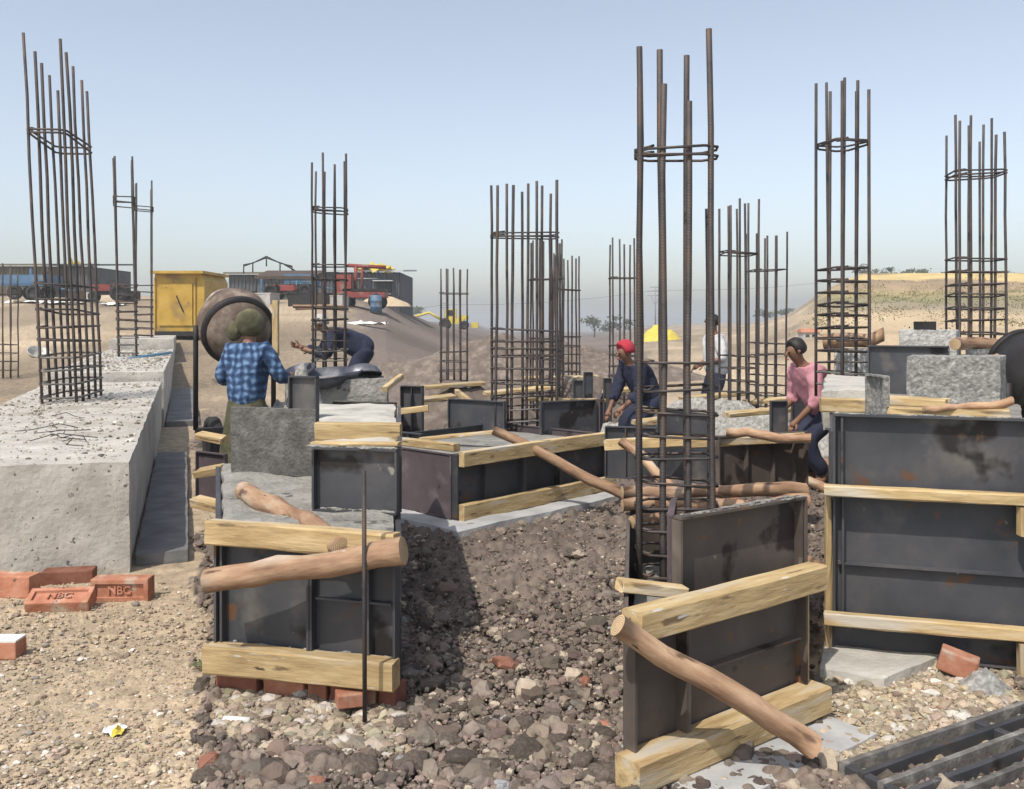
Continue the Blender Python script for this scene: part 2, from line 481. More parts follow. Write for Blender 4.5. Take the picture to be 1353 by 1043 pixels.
m_gravel = mat('aggregate', [(.18, .17, .155), (.33, .32, .29), (.5, .48, .44)], scale=22, detail=5, rough=.95, bump=1, bscale=30, bdist=.03)

def plaid():
    m = bpy.data.materials.new('blue_plaid'); m.use_nodes = True
    nt = m.node_tree; N = nt.nodes; L = nt.links; b = N['Principled BSDF']; b.inputs['Roughness'].default_value = .9
    tc = N.new('ShaderNodeTexCoord'); sp = N.new('ShaderNodeSeparateXYZ'); 
    nd = N.new('ShaderNodeTexNoise'); nd.inputs['Scale'].default_value = 9
    va = N.new('ShaderNodeVectorMath'); va.operation = 'MULTIPLY_ADD'
    va.inputs[1].default_value = (.11, .11, .11)
    L.new(tc.outputs['Object'], nd.inputs['Vector']); L.new(nd.outputs['Color'], va.inputs[0]); L.new(tc.outputs['Object'], va.inputs[2])
    L.new(va.outputs[0], sp.inputs[0])
    facs = []
    for ax, sc in ((0, 95), (2, 95)):
        mu = N.new('ShaderNodeMath'); mu.operation = 'MULTIPLY'; mu.inputs[1].default_value = sc
        sn = N.new('ShaderNodeMath'); sn.operation = 'SINE'
        L.new(sp.outputs[ax], mu.inputs[0]); L.new(mu.outputs[0], sn.inputs[0])
        facs.append(sn.outputs[0])
    ad = N.new('ShaderNodeMath'); ad.operation = 'ADD'; L.new(facs[0], ad.inputs[0]); L.new(facs[1], ad.inputs[1])
    mr = N.new('ShaderNodeMapRange'); mr.inputs['From Min'].default_value = -1.8; mr.inputs['From Max'].default_value = 1.9; L.new(ad.outputs[0], mr.inputs['Value'])
    rp = N.new('ShaderNodeValToRGB'); e = rp.color_ramp.elements; e.new(.5)
    for i, (p, c) in enumerate(((0, (.010, .022, .06)), (.5, (.026, .065, .15)), (1, (.14, .23, .36)))):
        e[i].position = p; e[i].color = (*c, 1)
    L.new(mr.outputs[0], rp.inputs['Fac']); L.new(rp.outputs[0], b.inputs['Base Color'])
    bp = N.new('ShaderNodeBump'); bp.inputs['Strength'].default_value = .6; bp.inputs['Distance'].default_value = .02
    L.new(nd.outputs['Fac'], bp.inputs['Height']); L.new(bp.outputs[0], b.inputs['Normal'])
    return m
m_plaid = plaid()

# ------------------------------------------------------------------ ground
def hsh(ix, iy, s):
    h = (ix.astype(np.int64) * 374761393 + iy.astype(np.int64) * 668265263 + s * 1442695041) & 0x7fffffff
    h = ((h ^ (h >> 13)) * 1274126177) & 0x7fffffff
    h = (h ^ (h >> 16)) & 0xffffff
    return h / float(0xffffff)

def vnoise(x, y, s=0):
    ix = np.floor(x); iy = np.floor(y); fx = x - ix; fy = y - iy
    fx = fx * fx * (3 - 2 * fx); fy = fy * fy * (3 - 2 * fy)
    a = hsh(ix, iy, s); b = hsh(ix + 1, iy, s); c = hsh(ix, iy + 1, s); d = hsh(ix + 1, iy + 1, s)
    return (a * (1 - fx) + b * fx) * (1 - fy) + (c * (1 - fx) + d * fx) * fy

def clodfield(x, y, s):
    """rounded lumps: height of the highest lump over each point, 0..1"""
    ix = np.floor(x); iy = np.floor(y); best = np.zeros_like(x)
    for dx in (-1, 0, 1):
        for dy in (-1, 0, 1):
            cx = ix + dx; cy = iy + dy
            jx = cx + hsh(cx, cy, s); jy = cy + hsh(cx, cy, s + 1)
            r = .28 + .42 * hsh(cx, cy, s + 2)
            d2 = ((x - jx) ** 2 + (y - jy) ** 2) / (r * r)
            best = np.maximum(best, np.sqrt(np.clip(1 - d2, 0, 1)) * r * 1.4)
    return best

def soft(x, a, b, w):
    return sm((x - a) / w + .5) * (1 - sm((x - b) / w + .5))

def soil_masks(X, Y):
    """trodden pale earth (0..1) against dark dug soil, by place"""
    px = CX + F * X / Y; py = HY + F * H / Y
    n = (vnoise(X * 1.7, Y * 1.7, 2) - .5) * 44 + (vnoise(X * 4.1, Y * 4.1, 3) - .5) * 26 + (vnoise(X * 12, Y * 12, 4) - .5) * 16
    q = px + n; r = py + n
    pale = soft(q, -5000, 266, 16)
    pale = np.maximum(pale, soft(q, 284, 530, 16) * soft(r, 890, 984, 14))
    pale = np.maximum(pale, soft(q, 1088, 1338, 20) * soft(r, 830, 1030, 14))
    far = sm((Y - 13) / 5)
    pale = np.maximum(pale, far * (1 - soft(q, 470, 835, 80)))
    return pale

def build_ground():
    cols = np.concatenate([np.arange(-900, -60, 14.0), np.arange(-60, 1420, 2.5), np.arange(1420, 2300, 14.0)])
    ys = np.concatenate([np.arange(1500, 1080, -6.0), np.arange(1080, 600, -2.0), np.arange(600, 445, -1.5), np.arange(445, 426.2, -.7), [425.8, 425.5]])
    Yr = H * F / (ys - HY)
    PXg, Yg = np.meshgrid(cols, Yr)
    Xg = (PXg - CX) * Yg / F
    X = Xg.ravel(); Y = Yg.ravel()
    pale = soil_masks(X, Y)
    z = ground_z(X, Y)
    near = 1 - sm((Y - 10) / 30)
    c1 = clodfield(X * 9, Y * 9, 11); c2 = clodfield(X * 22, Y * 22, 21); c3 = clodfield(X * 4.2, Y * 4.2, 31)
    swell = (vnoise(X * 1.3, Y * 1.3, 5) - .5)
    lump = .045 * c1 + .028 * c2 + .02 * c3 * (c1 > .1) + .05 * swell - .035
    smooth = .012 * swell + .008 * c2 * (hsh(np.floor(X * 22), np.floor(Y * 22), 9) > .6) - .004
    z = z + near * (lump * (1 - pale) + smooth * pale)
    z = z + sm((Y - 14) / 10) * (1 - sm((Y - 90) / 60)) * .28 * (vnoise(X * .35, Y * .35, 8) - .5)
    # colours of the earth itself
    nn = vnoise(X * .9, Y * .9, 40)[:, None]; n2 = vnoise(X * .12, Y * .12, 41)[:, None]; n3 = vnoise(X * 40, Y * 40, 43)[:, None]
    dark = np.array((.152, .120, .098)) * (.75 + .5 * nn) * (.75 + .5 * n3)
    fl = sm((Y - 8) / 12)[:, None]
    n4 = vnoise(X * .5, Y * .18, 44)[:, None]
    tan = np.array((.40, .315, .215)) * (.85 + .3 * nn) * (.88 + .24 * n3) * (1 - fl + fl * (.55 + .65 * n4) * (.8 + .4 * n2))
    col = dark * (1 - pale[:, None]) + tan * pale[:, None]
    fard = sm((Y - 9) / 14)[:, None] * (1 - pale[:, None])
    col = col * (1 - fard) + fard * np.array((.165, .130, .108)) * (.6 + .8 * vnoise(X * .25, Y * .10, 45)[:, None])
    px = CX + F * X / Y
    # field bands on the rise to the right
    right = sm((px - 1040) / 60) * sm((Y - 16) / 10)
    yy = HY - F * (ground_z(X, Y) - H) / Y
    yb = yy + (vnoise(X * .2, Y * .05, 50) - .5) * 8
    bands = np.zeros_like(col)
    stops = [(330, (.24, .19, .10)), (361, (.24, .19, .10)), (362, (.60, .44, .17)), (369, (.62, .46, .20)), (371, (.25, .18, .11)), (379, (.38, .27, .16)),
             (389, (.36, .28, .13)), (396, (.24, .22, .11)), (403, (.30, .25, .16)), (411, (.31, .25, .17)), (416, (.52, .40, .25)), (440, (.46, .35, .22))]
    for k in range(3):
        bands[:, k] = np.interp(yb, [s[0] for s in stops], [s[1][k] for s in stops])
    bands *= (.8 + .4 * vnoise(X * .6, Y * .2, 51))[:, None]
    col = col * (1 - right[:, None]) + bands * right[:, None]
    nr, nc = PXg.shape
    me = bpy.data.meshes.new('ground')
    nv = nr * nc
    me.vertices.add(nv)
    me.vertices.foreach_set('co', np.stack([X, Y, z], 1).ravel())
    ii = (np.arange(nr - 1)[:, None] * nc + np.arange(nc - 1)[None, :]).ravel()
    quads = np.stack([ii, ii + 1, ii + nc + 1, ii + nc], 1)
    nf = len(quads)
    me.loops.add(nf * 4); me.loops.foreach_set('vertex_index', quads.ravel().astype(np.int32))
    me.polygons.add(nf)
    me.polygons.foreach_set('loop_start', (np.arange(nf) * 4).astype(np.int32))
    me.polygons.foreach_set('use_smooth', np.ones(nf, bool))
    me.update(calc_edges=True)
    at = me.attributes.new('soil', 'FLOAT_COLOR', 'POINT')
    at.data.foreach_set('color', np.concatenate([col, np.ones((nv, 1))], 1).ravel())
    o = link_mesh('ground', me, m_ground)
    o['kind'] = 'structure'
    return o
build_ground()

def ico(sub):
    bm = bmesh.new(); bmesh.ops.create_icosphere(bm, subdivisions=sub, radius=1.0)
    V = np.array([v.co[:] for v in bm.verts]); Fq = np.array([[v.index for v in f.verts] for f in bm.faces]); bm.free()
    return V, Fq

def scatter(name, label, cat, pts, rad, sub, tint, flat=.65, jag=.28):
    """one mesh of many irregular lumps (uncountable stuff)"""
    V0, F0 = ico(sub)
    n = len(pts); nv = len(V0)
    protos = []
    for k in range(12):
        d = 1 + jag * np.array([mnoise.noise(Vector(v) * 1.4 + Vector((k * 7.7, 0, 0))) * 1.6 + (mnoise.noise(Vector(v) * 4.5 + Vector((k * 3.7, 0, 9))) * 1.1 if sub > 1 else 0) for v in V0])
        protos.append(V0 * d[:, None])
    protos = np.array(protos)
    pk = np.random.randint(0, 12, n)
    vv = protos[pk].copy()
    vv *= (np.array([1, 1, flat]) * (1 + .35 * (np.random.rand(n, 3) - .5)))[:, None, :] if False else (np.stack([.75 + .6 * np.random.rand(n), .75 + .6 * np.random.rand(n), flat * (.7 + .6 * np.random.rand(n))], 1))[:, None, :]
    tx = (np.random.rand(n) - .5) * .9
    c, s = np.cos(tx)[:, None], np.sin(tx)[:, None]
    yv = vv[:, :, 1] * c - vv[:, :, 2] * s; zv = vv[:, :, 1] * s + vv[:, :, 2] * c
    vv[:, :, 1] = yv; vv[:, :, 2] = zv
    a = np.random.rand(n) * 6.283
    c, s = np.cos(a)[:, None], np.sin(a)[:, None]
    xv = vv[:, :, 0] * c - vv[:, :, 1] * s; yv = vv[:, :, 0] * s + vv[:, :, 1] * c
    vv[:, :, 0] = xv; vv[:, :, 1] = yv
    vv = vv * rad[:, None, None] + pts[:, None, :]
    fq = (F0[None] + (np.arange(n) * nv)[:, None, None]).reshape(-1, 3)
    me = bpy.data.meshes.new(name)
    me.vertices.add(n * nv); me.vertices.foreach_set('co', vv.reshape(-1, 3).ravel())
    me.loops.add(len(fq) * 3); me.loops.foreach_set('vertex_index', fq.ravel().astype(np.int32))
    me.polygons.add(len(fq)); me.polygons.foreach_set('loop_start', (np.arange(len(fq)) * 3).astype(np.int32))
    me.polygons.foreach_set('use_smooth', np.full(len(fq), False))
    me.update(calc_edges=True)
    at = me.attributes.new('tint', 'FLOAT_COLOR', 'POINT')
    cc = np.repeat(np.concatenate([tint, np.ones((n, 1))], 1)[:, None, :], nv, 1)
    at.data.foreach_set('color', cc.reshape(-1))
    o = link_mesh(name, me, m_clodmix)
    return tag(o, label, cat, None, 'stuff')

def sample(n, pxr, pyr, want, power=1.0):
    """ground points spread evenly over what is seen, kept where want() holds"""
    px = np.random.uniform(*pxr, n); t = np.random.rand(n) ** power
    py = pyr[0] + (pyr[1] - pyr[0]) * t
    Y = H * F / (py - HY); X = (px - CX) * Y / F
    k = np.random.rand(n) < want(soil_masks(X, Y))
    return X[k], Y[k]

def tints(n, base, spread, odd=None):
    t = np.array(base)[None] * (1 + spread * (np.random.rand(n, 1) - .5) * 2) * (1 + .12 * (np.random.rand(n, 3) - .5))
    if odd:
        for c, p in odd:
            k = np.random.rand(n) < p
            t[k] = np.array(c) * (.8 + .4 * np.random.rand(k.sum(), 1))
    return t

X, Y = sample(9000, (-80, 1440), (610, 1100), lambda p: 1 - p)
r = np.clip(np.random.lognormal(math.log(.0125), .6, len(X)), .005, .05)
scatter('soil_clods', 'dark brown broken soil clods covering the dug ground', 'soil clods', np.stack([X, Y, r * .15 + .006], 1), r, 2,
        tints(len(X), (.162, .128, .104), .5, [((.36, .30, .23), .09), ((.26, .12, .08), .02), ((.24, .24, .24), .02)]), .75)
X, Y = sample(45000, (-80, 1440), (520, 1090), lambda p: 1 - p)
r = np.clip(np.random.lognormal(math.log(.0062), .45, len(X)), .0025, .018)
scatter('soil_crumbs', 'small dark soil crumbs between the clods', 'soil', np.stack([X, Y, r * .4 + .010], 1), r, 1, tints(len(X), (.172, .137, .112), .5, [((.40, .34, .26), .10)]), .8)
X, Y = sample(9000, (-80, 275), (770, 1090), lambda p: p * .8)
r = np.clip(np.random.lognormal(math.log(.0048), .5, len(X)), .002, .02)
scatter('small_pebbles', 'small pale pebbles and grit on the trodden earth', 'pebbles', np.stack([X, Y, r * .2], 1), r, 1, tints(len(X), (.36, .29, .21), .35, [((.55, .5, .43), .12), ((.22, .17, .13), .15)]), .6)
X, Y = sample(5000, (285, 532), (885, 1000), lambda p: p)
r = np.clip(np.random.lognormal(math.log(.008), .55, len(X)), .003, .035)
scatter('rubble_stones', 'pale broken stones below the brick course', 'rubble', np.stack([X, Y, r * .3], 1), r, 1, tints(len(X), (.30, .25, .185), .35, [((.45, .41, .36), .12), ((.22, .17, .13), .15)]), .6)
X, Y = sample(6500, (1085, 1345), (855, 1040), lambda p: p)
r = np.clip(np.random.lognormal(math.log(.007), .55, len(X)), .002, .03)
scatter('pale_gravel', 'pale gravel and stones in front of the right formwork', 'gravel', np.stack([X, Y, r * .3], 1), r, 1, tints(len(X), (.36, .295, .21), .32, [((.52, .48, .42), .14), ((.26, .2, .15), .12)]), .6)

# larger clods one by one
V0, F0 = ico(3)
clod_meshes = []
for k in range(7):
    me = bpy.data.meshes.new('soil_clod')
    vs = []
    for v in V0:
        d = 1 + .34 * mnoise.noise(Vector(v) * 1.3 + Vector((k * 9.1, 2, 0))) + .16 * mnoise.noise(Vector(v) * 3.2 + Vector((k * 4, 0, 5))) + .11 * mnoise.noise(Vector(v) * 7.5 + Vector((k, 0, 0)))
        vs.append(tuple(Vector((v[0], v[1] * .85, v[2] * .62)) * d))
    me.from_pydata(vs, [], [tuple(int(i) for i in f) for f in F0]); me.materials.append(m_clod)
    me.polygons.foreach_set('use_smooth', [True] * len(me.polygons))
    clod_meshes.append(me)
spots = [(610, 1010, 34), (648, 1022, 30), (590, 985, 24), (695, 1000, 38), (735, 985, 26), (770, 1015, 30), (570, 935, 18), (606, 938, 18), (640, 915, 20), (692, 965, 26), (730, 955, 22),
         (690, 910, 15), (755, 925, 18), (800, 975, 24), (812, 900, 18), (545, 1015, 30), (480, 1020, 34), (420, 1010, 30), (360, 1026, 36), (300, 1018, 30), (275, 985, 20), (800, 1030, 34),
         (578, 870, 14), (660, 870, 12), (720, 870, 13), (780, 850, 14), (604, 728, 12), (660, 800, 12), (740, 820, 12), (1075, 900, 16), (1078, 960, 20), (1070, 1015, 24), (272, 900, 14), (270, 1030, 26),
         (530, 960, 18), (545, 900, 14), (640, 965, 22), (760, 895, 16)]
for i, (a, b, rp) in enumerate(spots):
    p = ghit(a, b)
    o = bpy.data.objects.new('soil_clod', clod_meshes[i % 7]); COL.objects.link(o)
    rr = rp * p.y / F * .72
    o.location = p + Vector((0, 0, rr * .22)); o.scale = (rr, rr, rr * random.uniform(.8, 1.1)); o.rotation_euler = (random.uniform(-.3, .3), random.uniform(-.3, .3), random.uniform(0, 6))
    tag(o, 'large dark brown clod of dug soil lying among the smaller clods', 'clod', 'large clods on the dug soil')

# ------------------------------------------------------------------ left: concrete footings in a row
D = Vector((-0.345, 1, 0)).normalized()           # direction the row runs in
E = Vector((D.y, -D.x, 0))                        # to the right of it
def row_pt(Y, e=0.0):
    p0 = Vector((X_(172, 5.65), 5.65, 0))
    return p0 + D * ((Y - 5.65) / D.y) + E * e
def footing(Y0, Y1, z0, z1, w, label, over=0.0):
    b = [row_pt(Y0, -w), row_pt(Y0, over), row_pt(Y1, over), row_pt(Y1, -w)]
    o = rough_block('concrete_footing', b, z0, z1, m_conc, cell=.075, r=.022, amp=.010)
    return tag(o, label, 'footing', 'cast concrete footings in a row')
footing(5.65, 13.2, -.05, .673, 1.45, 'long pale concrete footing nearest the camera, with two bricks at its foot')
footing(13.35, 24.0, -.05, .80, 1.5, 'second concrete footing of the row, with a blue rod lying on top', .03)
footing(24.15, 30.0, .2, 1.06, 1.5, 'farthest concrete footing of the row, just before the yellow compressor', .03)
m_concshade = mat('concrete_painted_shade', [(.10, .10, .10), (.16, .16, .158), (.22, .215, .21)], scale=4, detail=9, rough=.85, bump=.6, bscale=40, bdist=.006)  # ledge concrete darkened in its colour, painting in the footing's shadow
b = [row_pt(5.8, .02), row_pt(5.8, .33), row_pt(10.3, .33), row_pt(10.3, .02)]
tag(rough_block('concrete_ledge', b, -.05, .075, m_concshade, cell=.06, r=.015, amp=.008), 'low grey concrete ledge in the shadow along the near footing', 'ledge')
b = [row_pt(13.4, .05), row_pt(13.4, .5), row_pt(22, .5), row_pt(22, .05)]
tag(rough_block('concrete_ledge', b, -.05, .08, m_concshade, cell=.1, r=.015, amp=.008), 'low concrete ledge along the second footing of the row', 'ledge')

def debris(n, Y0, Y1, w, z, seed):
    rs_ = np.random.RandomState(seed)
    Yd = rs_.uniform(Y0, Y1, n); e = -rs_.uniform(.03, w, n)
    pts = np.array([tuple(row_pt(y_, e_) + Vector((0, 0, z))) for y_, e_ in zip(Yd, e)])
    return pts, np.clip(rs_.lognormal(math.log(.007), .6, n), .003, .03)
pts, r = debris(1500, 5.75, 13.0, 1.4, .676, 1); p2, r2 = debris(1300, 13.5, 23.8, 1.4, .804, 2)
pts = np.concatenate([pts, p2]); r = np.concatenate([r, r2 * 1.5])
scatter('concrete_crumbs', 'concrete crumbs and grit strewn over the tops of the footings', 'crumbs', pts, r, 1, tints(len(pts), (.30, .27, .22), .4, [((.5, .47, .4), .2), ((.14, .12, .1), .2)]), .6)

# ------------------------------------------------------------------ rebar cages
CG = 'rebar column cages'
def cage(label, cx, cy, z0, ax, nx, ny, sx, sy, top, rings, rb=.0145, rs=.008, lean=(0, 0), tj=.05, dusty_below=None, tops=None, skip=(), double=(), seed=1):
    """vertical bars in an nx by ny outline with stirrups; ax = plan direction of the nx side"""
    rnd = random.Random(seed)
    u = Vector((ax[0], ax[1], 0)).normalized(); v = Vector((-u.y, u.x, 0))
    R = root('rebar_cage', (cx, cy, z0), label, 'rebar cage', CG)
    def at(a, b_, z):
        h = z - z0
        return Vector((cx, cy, 0)) + u * a + v * b_ + Vector((lean[0] * h, lean[1] * h, z))
    k = 0
    for i in range(nx):
        for j in range(ny):
            if not (i in (0, nx - 1) or j in (0, ny - 1)): continue
            if (i, j) in skip: continue
            a = (i / (nx - 1) - .5) * sx; b_ = (j / max(1, ny - 1) - .5) * sy
            zt = top * (1 + tj * (rnd.random() - .6)) if tops is None else tops[k % len(tops)]
            k += 1
            jx, jy = (rnd.random() - .5) * .022, (rnd.random() - .5) * .022
            pts = []
            for m in range(7):
                z = z0 - .06 + (zt - z0 + .06) * m / 6
                t = m / 6
                bow = (rnd.random() - .5) * .010
                pts.append(at(a + jx * t * 1.6 + bow, b_ + jy * t * 1.6 + bow, z))
            tube('bar', pts, rb * (.92 + .16 * rnd.random()), m_rebar, R, 8)
    e = rb + rs
    for z in rings:
        hx, hy = sx / 2 + e, sy / 2 + e
        tl = (rnd.random() - .5) * .11; tm = (rnd.random() - .5) * .09
        c = [(-hx, -hy), (hx, -hy), (hx, hy), (-hx, hy)]
        pts = []
        for q in range(4):
            p, nx_, pv = c[q], c[(q + 1) % 4], c[q - 1]
            for (o, w) in ((pv, .06), (nx_, .06)):
                dx, dy = o[0] - p[0], o[1] - p[1]; L_ = math.hypot(dx, dy)
                pts.append((p[0] + dx / L_ * min(w, .3 * L_), p[1] + dy / L_ * min(w, .3 * L_)))
        P3 = [at(a, b_, z + a * tl + b_ * tm) for a, b_ in pts]
        dusty = dusty_below is not None and z < dusty_below
        # overlap tail with a hook
        P3 = P3 + [P3[0] + Vector((0, 0, rs * 1.2)), P3[1] + Vector((0, 0, rs * 1.2)), at(pts[1][0] * .82, pts[1][1] * .82, z + .012)]
        tube('stirrup', P3, rs, m_rebardust if dusty else m_rebar, R, 6)
    return R

def spaced(a, b, s, seed=0):
    rnd = random.Random(seed); o = []; z = a
    while z < b:
        o.append(z + (rnd.random() - .5) * s * .25); z += s
    return o

cage('tall rebar cage standing on the nearest concrete footing at the left', X_(97, 10.0), 10.0, .66, (1, .16), 2, 5, .32, .95, 4.25, spaced(.72, 2.0, .145) + [3.38, 3.43], .016, .011,
     lean=(-.048, 0), tops=[4.40, 4.28, 4.22, 4.16, 4.05, 4.36, 4.28, 4.2, 4.12, 4.05], dusty_below=1.15, seed=3)
cage('rebar cage on the second footing, seen as two bundles behind the blue rod', X_(169, 19), 19, .79, (1, .41), 2, 4, .33, .7, 4.8, spaced(.85, 2.35, .17) + [3.85, 3.95], .02, .013, lean=(-.024, 0), dusty_below=1.4, seed=4)
cage('rebar cage on the farthest footing, left of the yellow compressor', X_(190, 26), 26, 1.05, (1, .39), 2, 3, .40, .6, 5.25, spaced(1.1, 2.7, .2) + [4.55, 4.62], .026, .015, seed=5)
cage('hazy rebar cage cut by the left edge of the picture', X_(9, 21), 21, .3, (1, 0), 3, 2, .35, .3, 2.75, spaced(.4, 1.1, .2) + [2.1], .014, .009, seed=6)
cage('rebar cage beside the bending worker, in front of the grey shed', X_(436, 10.2), 10.2, .94, (1, .12), 4, 2, .33, .30, 3.24, spaced(.97, 1.7, .11) + [1.95, 2.1, 2.68, 2.71], .0125, .008, tj=.06, dusty_below=1.2, seed=7)
cage('rebar cage in the middle of the picture, between two steel panels', X_(693, 9.0), 9.0, .5, (1, .12), 5, 2, .58, .30, 2.83, spaced(.55, 1.45, .125) + [1.24, 2.30, 2.33], .0135, .008, tj=.06, dusty_below=.7, seed=8)
cage('rebar cage just right of and behind the middle one', X_(722, 13.5), 13.5, .3, (1, .1), 4, 2, .42, .3, 2.66, spaced(.4, 1.3, .14) + [2.10], .014, .009, seed=9)
cage('shorter rebar cage to the right in the middle group', X_(748, 15.5), 15.5, .3, (1, .1), 4, 2, .40, .3, 2.58, spaced(.4, 1.25, .14) + [2.02], .014, .009, seed=10)
cage('distant rebar cage in front of the yellow excavator', X_(600, 19), 19, .25, (1, 0), 5, 2, .52, .3, 2.56, spaced(.3, 1.0, .2) + [2.06], .014, .009, tj=.02, seed=11)
cage('near tall rebar cage with thick bars rising from the right formwork', X_(893, 4.3), 4.3, .2, (1, -.14), 4, 2, .325, .17, 2.66, spaced(.25, 1.32, .105) + [2.245, 2.275], .0138, .0065,
     tops=[2.55, 2.78, 2.56, 2.76, 2.48, 2.73, 2.80, 2.02], seed=12)
cage('rebar cage behind the worker in the white shirt', X_(976, 11), 11, .35, (1, .2), 4, 2, .34, .3, 2.88, spaced(.4, 1.2, .14) + [2.28, 2.30], .0135, .008, tj=.05, seed=13)
cage('rebar cage right of the white-shirted worker, the shorter of the pair', X_(1012, 13), 13, .3, (1, .2), 4, 2, .42, .32, 2.70, spaced(.35, 1.3, .14) + [2.2], .014, .009, tj=.03, seed=14)
cage('partly hidden rebar cage left of the thick near bars', X_(822, 14), 14, .3, (1, .1), 3, 2, .32, .3, 2.68, spaced(.4, 1.2, .15) + [2.14], .013, .009, seed=15)
cage('tall rebar cage at the left end of the rightmost formwork', X_(1113, 7.0), 7.0, 1.0, (1, .34), 3, 3, .24, .30, 3.28, spaced(1.03, 1.95, .085) + [2.80, 2.82], .012, .008, tj=.06, dusty_below=1.25, seed=16)
cage('rebar cage at the far right above the speckled concrete blocks', X_(1289, 9.0), 9.0, 1.0, (1, -.1), 5, 2, .42, .35, 3.40, spaced(1.05, 2.15, .115) + [2.88, 2.91], .0125, .0085, tj=.08, seed=17)

# ------------------------------------------------------------------ formwork
FG = 'steel formwork panels'
def form_panel(label, A, B, z0, z1, m, vr=(), hr=(), depth=.05, th=.007, group=FG, flip=False, crust=0):
    """steel shutter: face plate with edge flanges and stiffeners on its outer side; A, B plan points or 3D with own z offsets"""
    A = Vector((A[0], A[1], 0)); B = Vector((B[0], B[1], 0))
    d = (B - A); L = d.length; d.normalize()
    n = Vector((d.y, -d.x, 0))
    if n.dot(A + B) > 0: n = -n
    if flip: n = -n
    R = root('formwork_panel', A + d * L / 2 + Vector((0, 0, z0)), label, 'formwork', group)
    up = Vector((0, 0, 1)); hgt = z1 - z0
    obox('face_plate', A + up * z0, d * L, -n * th, up * hgt, m, R)
    e = .0025
    obox('flange', A + up * (z1 - .010 + e) - n * e, d * L, n * depth, up * .010, m, R)
    obox('flange', A + up * (z0 - e) - n * e, d * L, n * depth, up * .010, m, R)
    obox('flange', A + up * (z0 + .010) - d * e, d * .010, n * (depth - .002), up * (hgt - .02), m, R)
    obox('flange', A + d * (L - .010 + e) + up * (z0 + .010), d * .010, n * (depth - .002), up * (hgt - .02), m, R)
    for t in vr:
        obox('stiffener', A + d * (L * t - .005) + up * (z0 + .011), d * .010, n * depth * .8, up * (hgt - .022), m, R)
    for t in hr:
        p = sorted([.012 / L] + list(vr) + [1 - .012 / L])
        for a_, b_ in zip(p[:-1], p[1:]):
            obox('stiffener', A + d * (L * a_ + .006) + up * (z0 + hgt * t), d * (L * (b_ - a_) - .012), n * depth * .7, up * .008, m, R)
    if crust:
        rnd = random.Random(int(A.x * 1000) + int(z1 * 100)); V = []; Fc = []
        v0, f0 = ico(1)
        for k in range(crust):
            top = rnd.random() < .7
            p = A + d * (L * rnd.random()) + n * rnd.uniform(0, depth * .9) + up * ((z1 + .004) if top else (z0 + .010))
            r_ = rnd.choice([.002, .003, .004, .008]) * rnd.uniform(.7, 1.3); o_ = len(V)
            ex = rnd.uniform(1, 6)
            for v in v0:
                q_ = Vector(v) * r_ * rnd.uniform(.75, 1.25)
                V.append(p + d * q_.x * ex + n * q_.y + up * q_.z * .7)
            Fc += [tuple(int(i) + o_ for i in f) for f in f0]
        c_ = mk('concrete_crust', V, Fc, m_wet, R); c_['kind'] = 'stuff'
    return R

TG = 'sawn timber beams'
LG = 'round wooden props'
def timber(label, A, B, w, h, roll=0, rough=.004):
    return tag(beam('timber_beam', A, B, w, h, m_timber, None, roll, rough), label, 'timber', TG)
def prop(label, A, B, r0, r1, seed, bend=.03):
    return log('wooden_prop', A, B, r0, r1, [m_log, m_logend], label, 'log', LG, bend, seed)

def V2(px, Y): return Vector((X_(px, Y), Y, 0))
def pour(name, base, z0, z1, m, label, cat='concrete', amp=.012, cell=.06):
    return tag(rough_block(name, base, z0, z1, m, cell=cell, r=.02, amp=amp, freq=4), label, cat)

# --- second strip: stepped formwork box
L2, R2 = V2(291, 3.87), V2(527, 3.66)
mid2 = V2(415, 3.76)
form_panel('dark steel formwork panel below the crossed logs, the left one of two', L2, mid2 - Vector((.004, 0, 0)), .19, .64, m_steel, vr=(.06,), depth=.045, crust=70)
form_panel('dark steel formwork panel behind the thin upright stake', mid2 + Vector((.004, 0, 0)), R2, .19, .64, m_steel, vr=(.68,), hr=(.48,), depth=.045, crust=70)
form_panel('right end panel of the stepped formwork, seen edge on', R2 + Vector((.0, .03, 0)), V2(526, 5.6), .10, .64, m_steel, depth=.02)
form_panel('left end panel of the stepped formwork facing the concrete footings', V2(291, 3.93), V2(289, 5.6), .10, .64, m_steel, depth=.02)
b2 = [V2(293, 3.90), V2(523, 3.70), V2(523, 5.65), V2(292, 5.65)]
pour('fresh_concrete', b2, .02, .665, m_wet, 'grey fresh concrete filling the formwork behind the crossed logs', amp=.02)
n2 = Vector((-.06, -1, 0)).normalized()
timber('pale sawn timber along the top of the formwork below the broken log', L2 + n2 * .045 + Vector((-.03, 0, .652)), R2 + n2 * .045 + Vector((.0, 0, .645)), .07, .095)
timber('thick sawn timber along the foot of the formwork above the brick course', L2 + n2 * .055 + Vector((-.03, 0, .145)), R2 + n2 * .055 + Vector((0, 0, .152)), .08, .11)
form_panel('upper steel panel behind the top of the upright stake', V2(417, 4.2), V2(527, 4.12), .665, .945, m_steel, depth=.04, crust=70)
form_panel('right end of the upper steel box beside the dug soil', V2(527, 4.15), V2(527, 6.2), .665, .945, m_steel, depth=.015)
pour('concrete_pad', [V2(420, 4.24), V2(523, 4.2), V2(523, 6.6), V2(420, 6.6)], .66, .93, m_concwhite, 'pale rough concrete pad behind the upper timber', amp=.02)
timber('upper sawn timber lying across the pale concrete pad', P(418, 570, 4.62), P(530, 571, 4.60), .07, .085)
tag(beam('plank', P(414, 586, 4.24), P(528, 586, 4.16), .06, .018, m_timber, None, 0, .004), 'thin plank edge lying on top of the upper steel panel', 'plank')
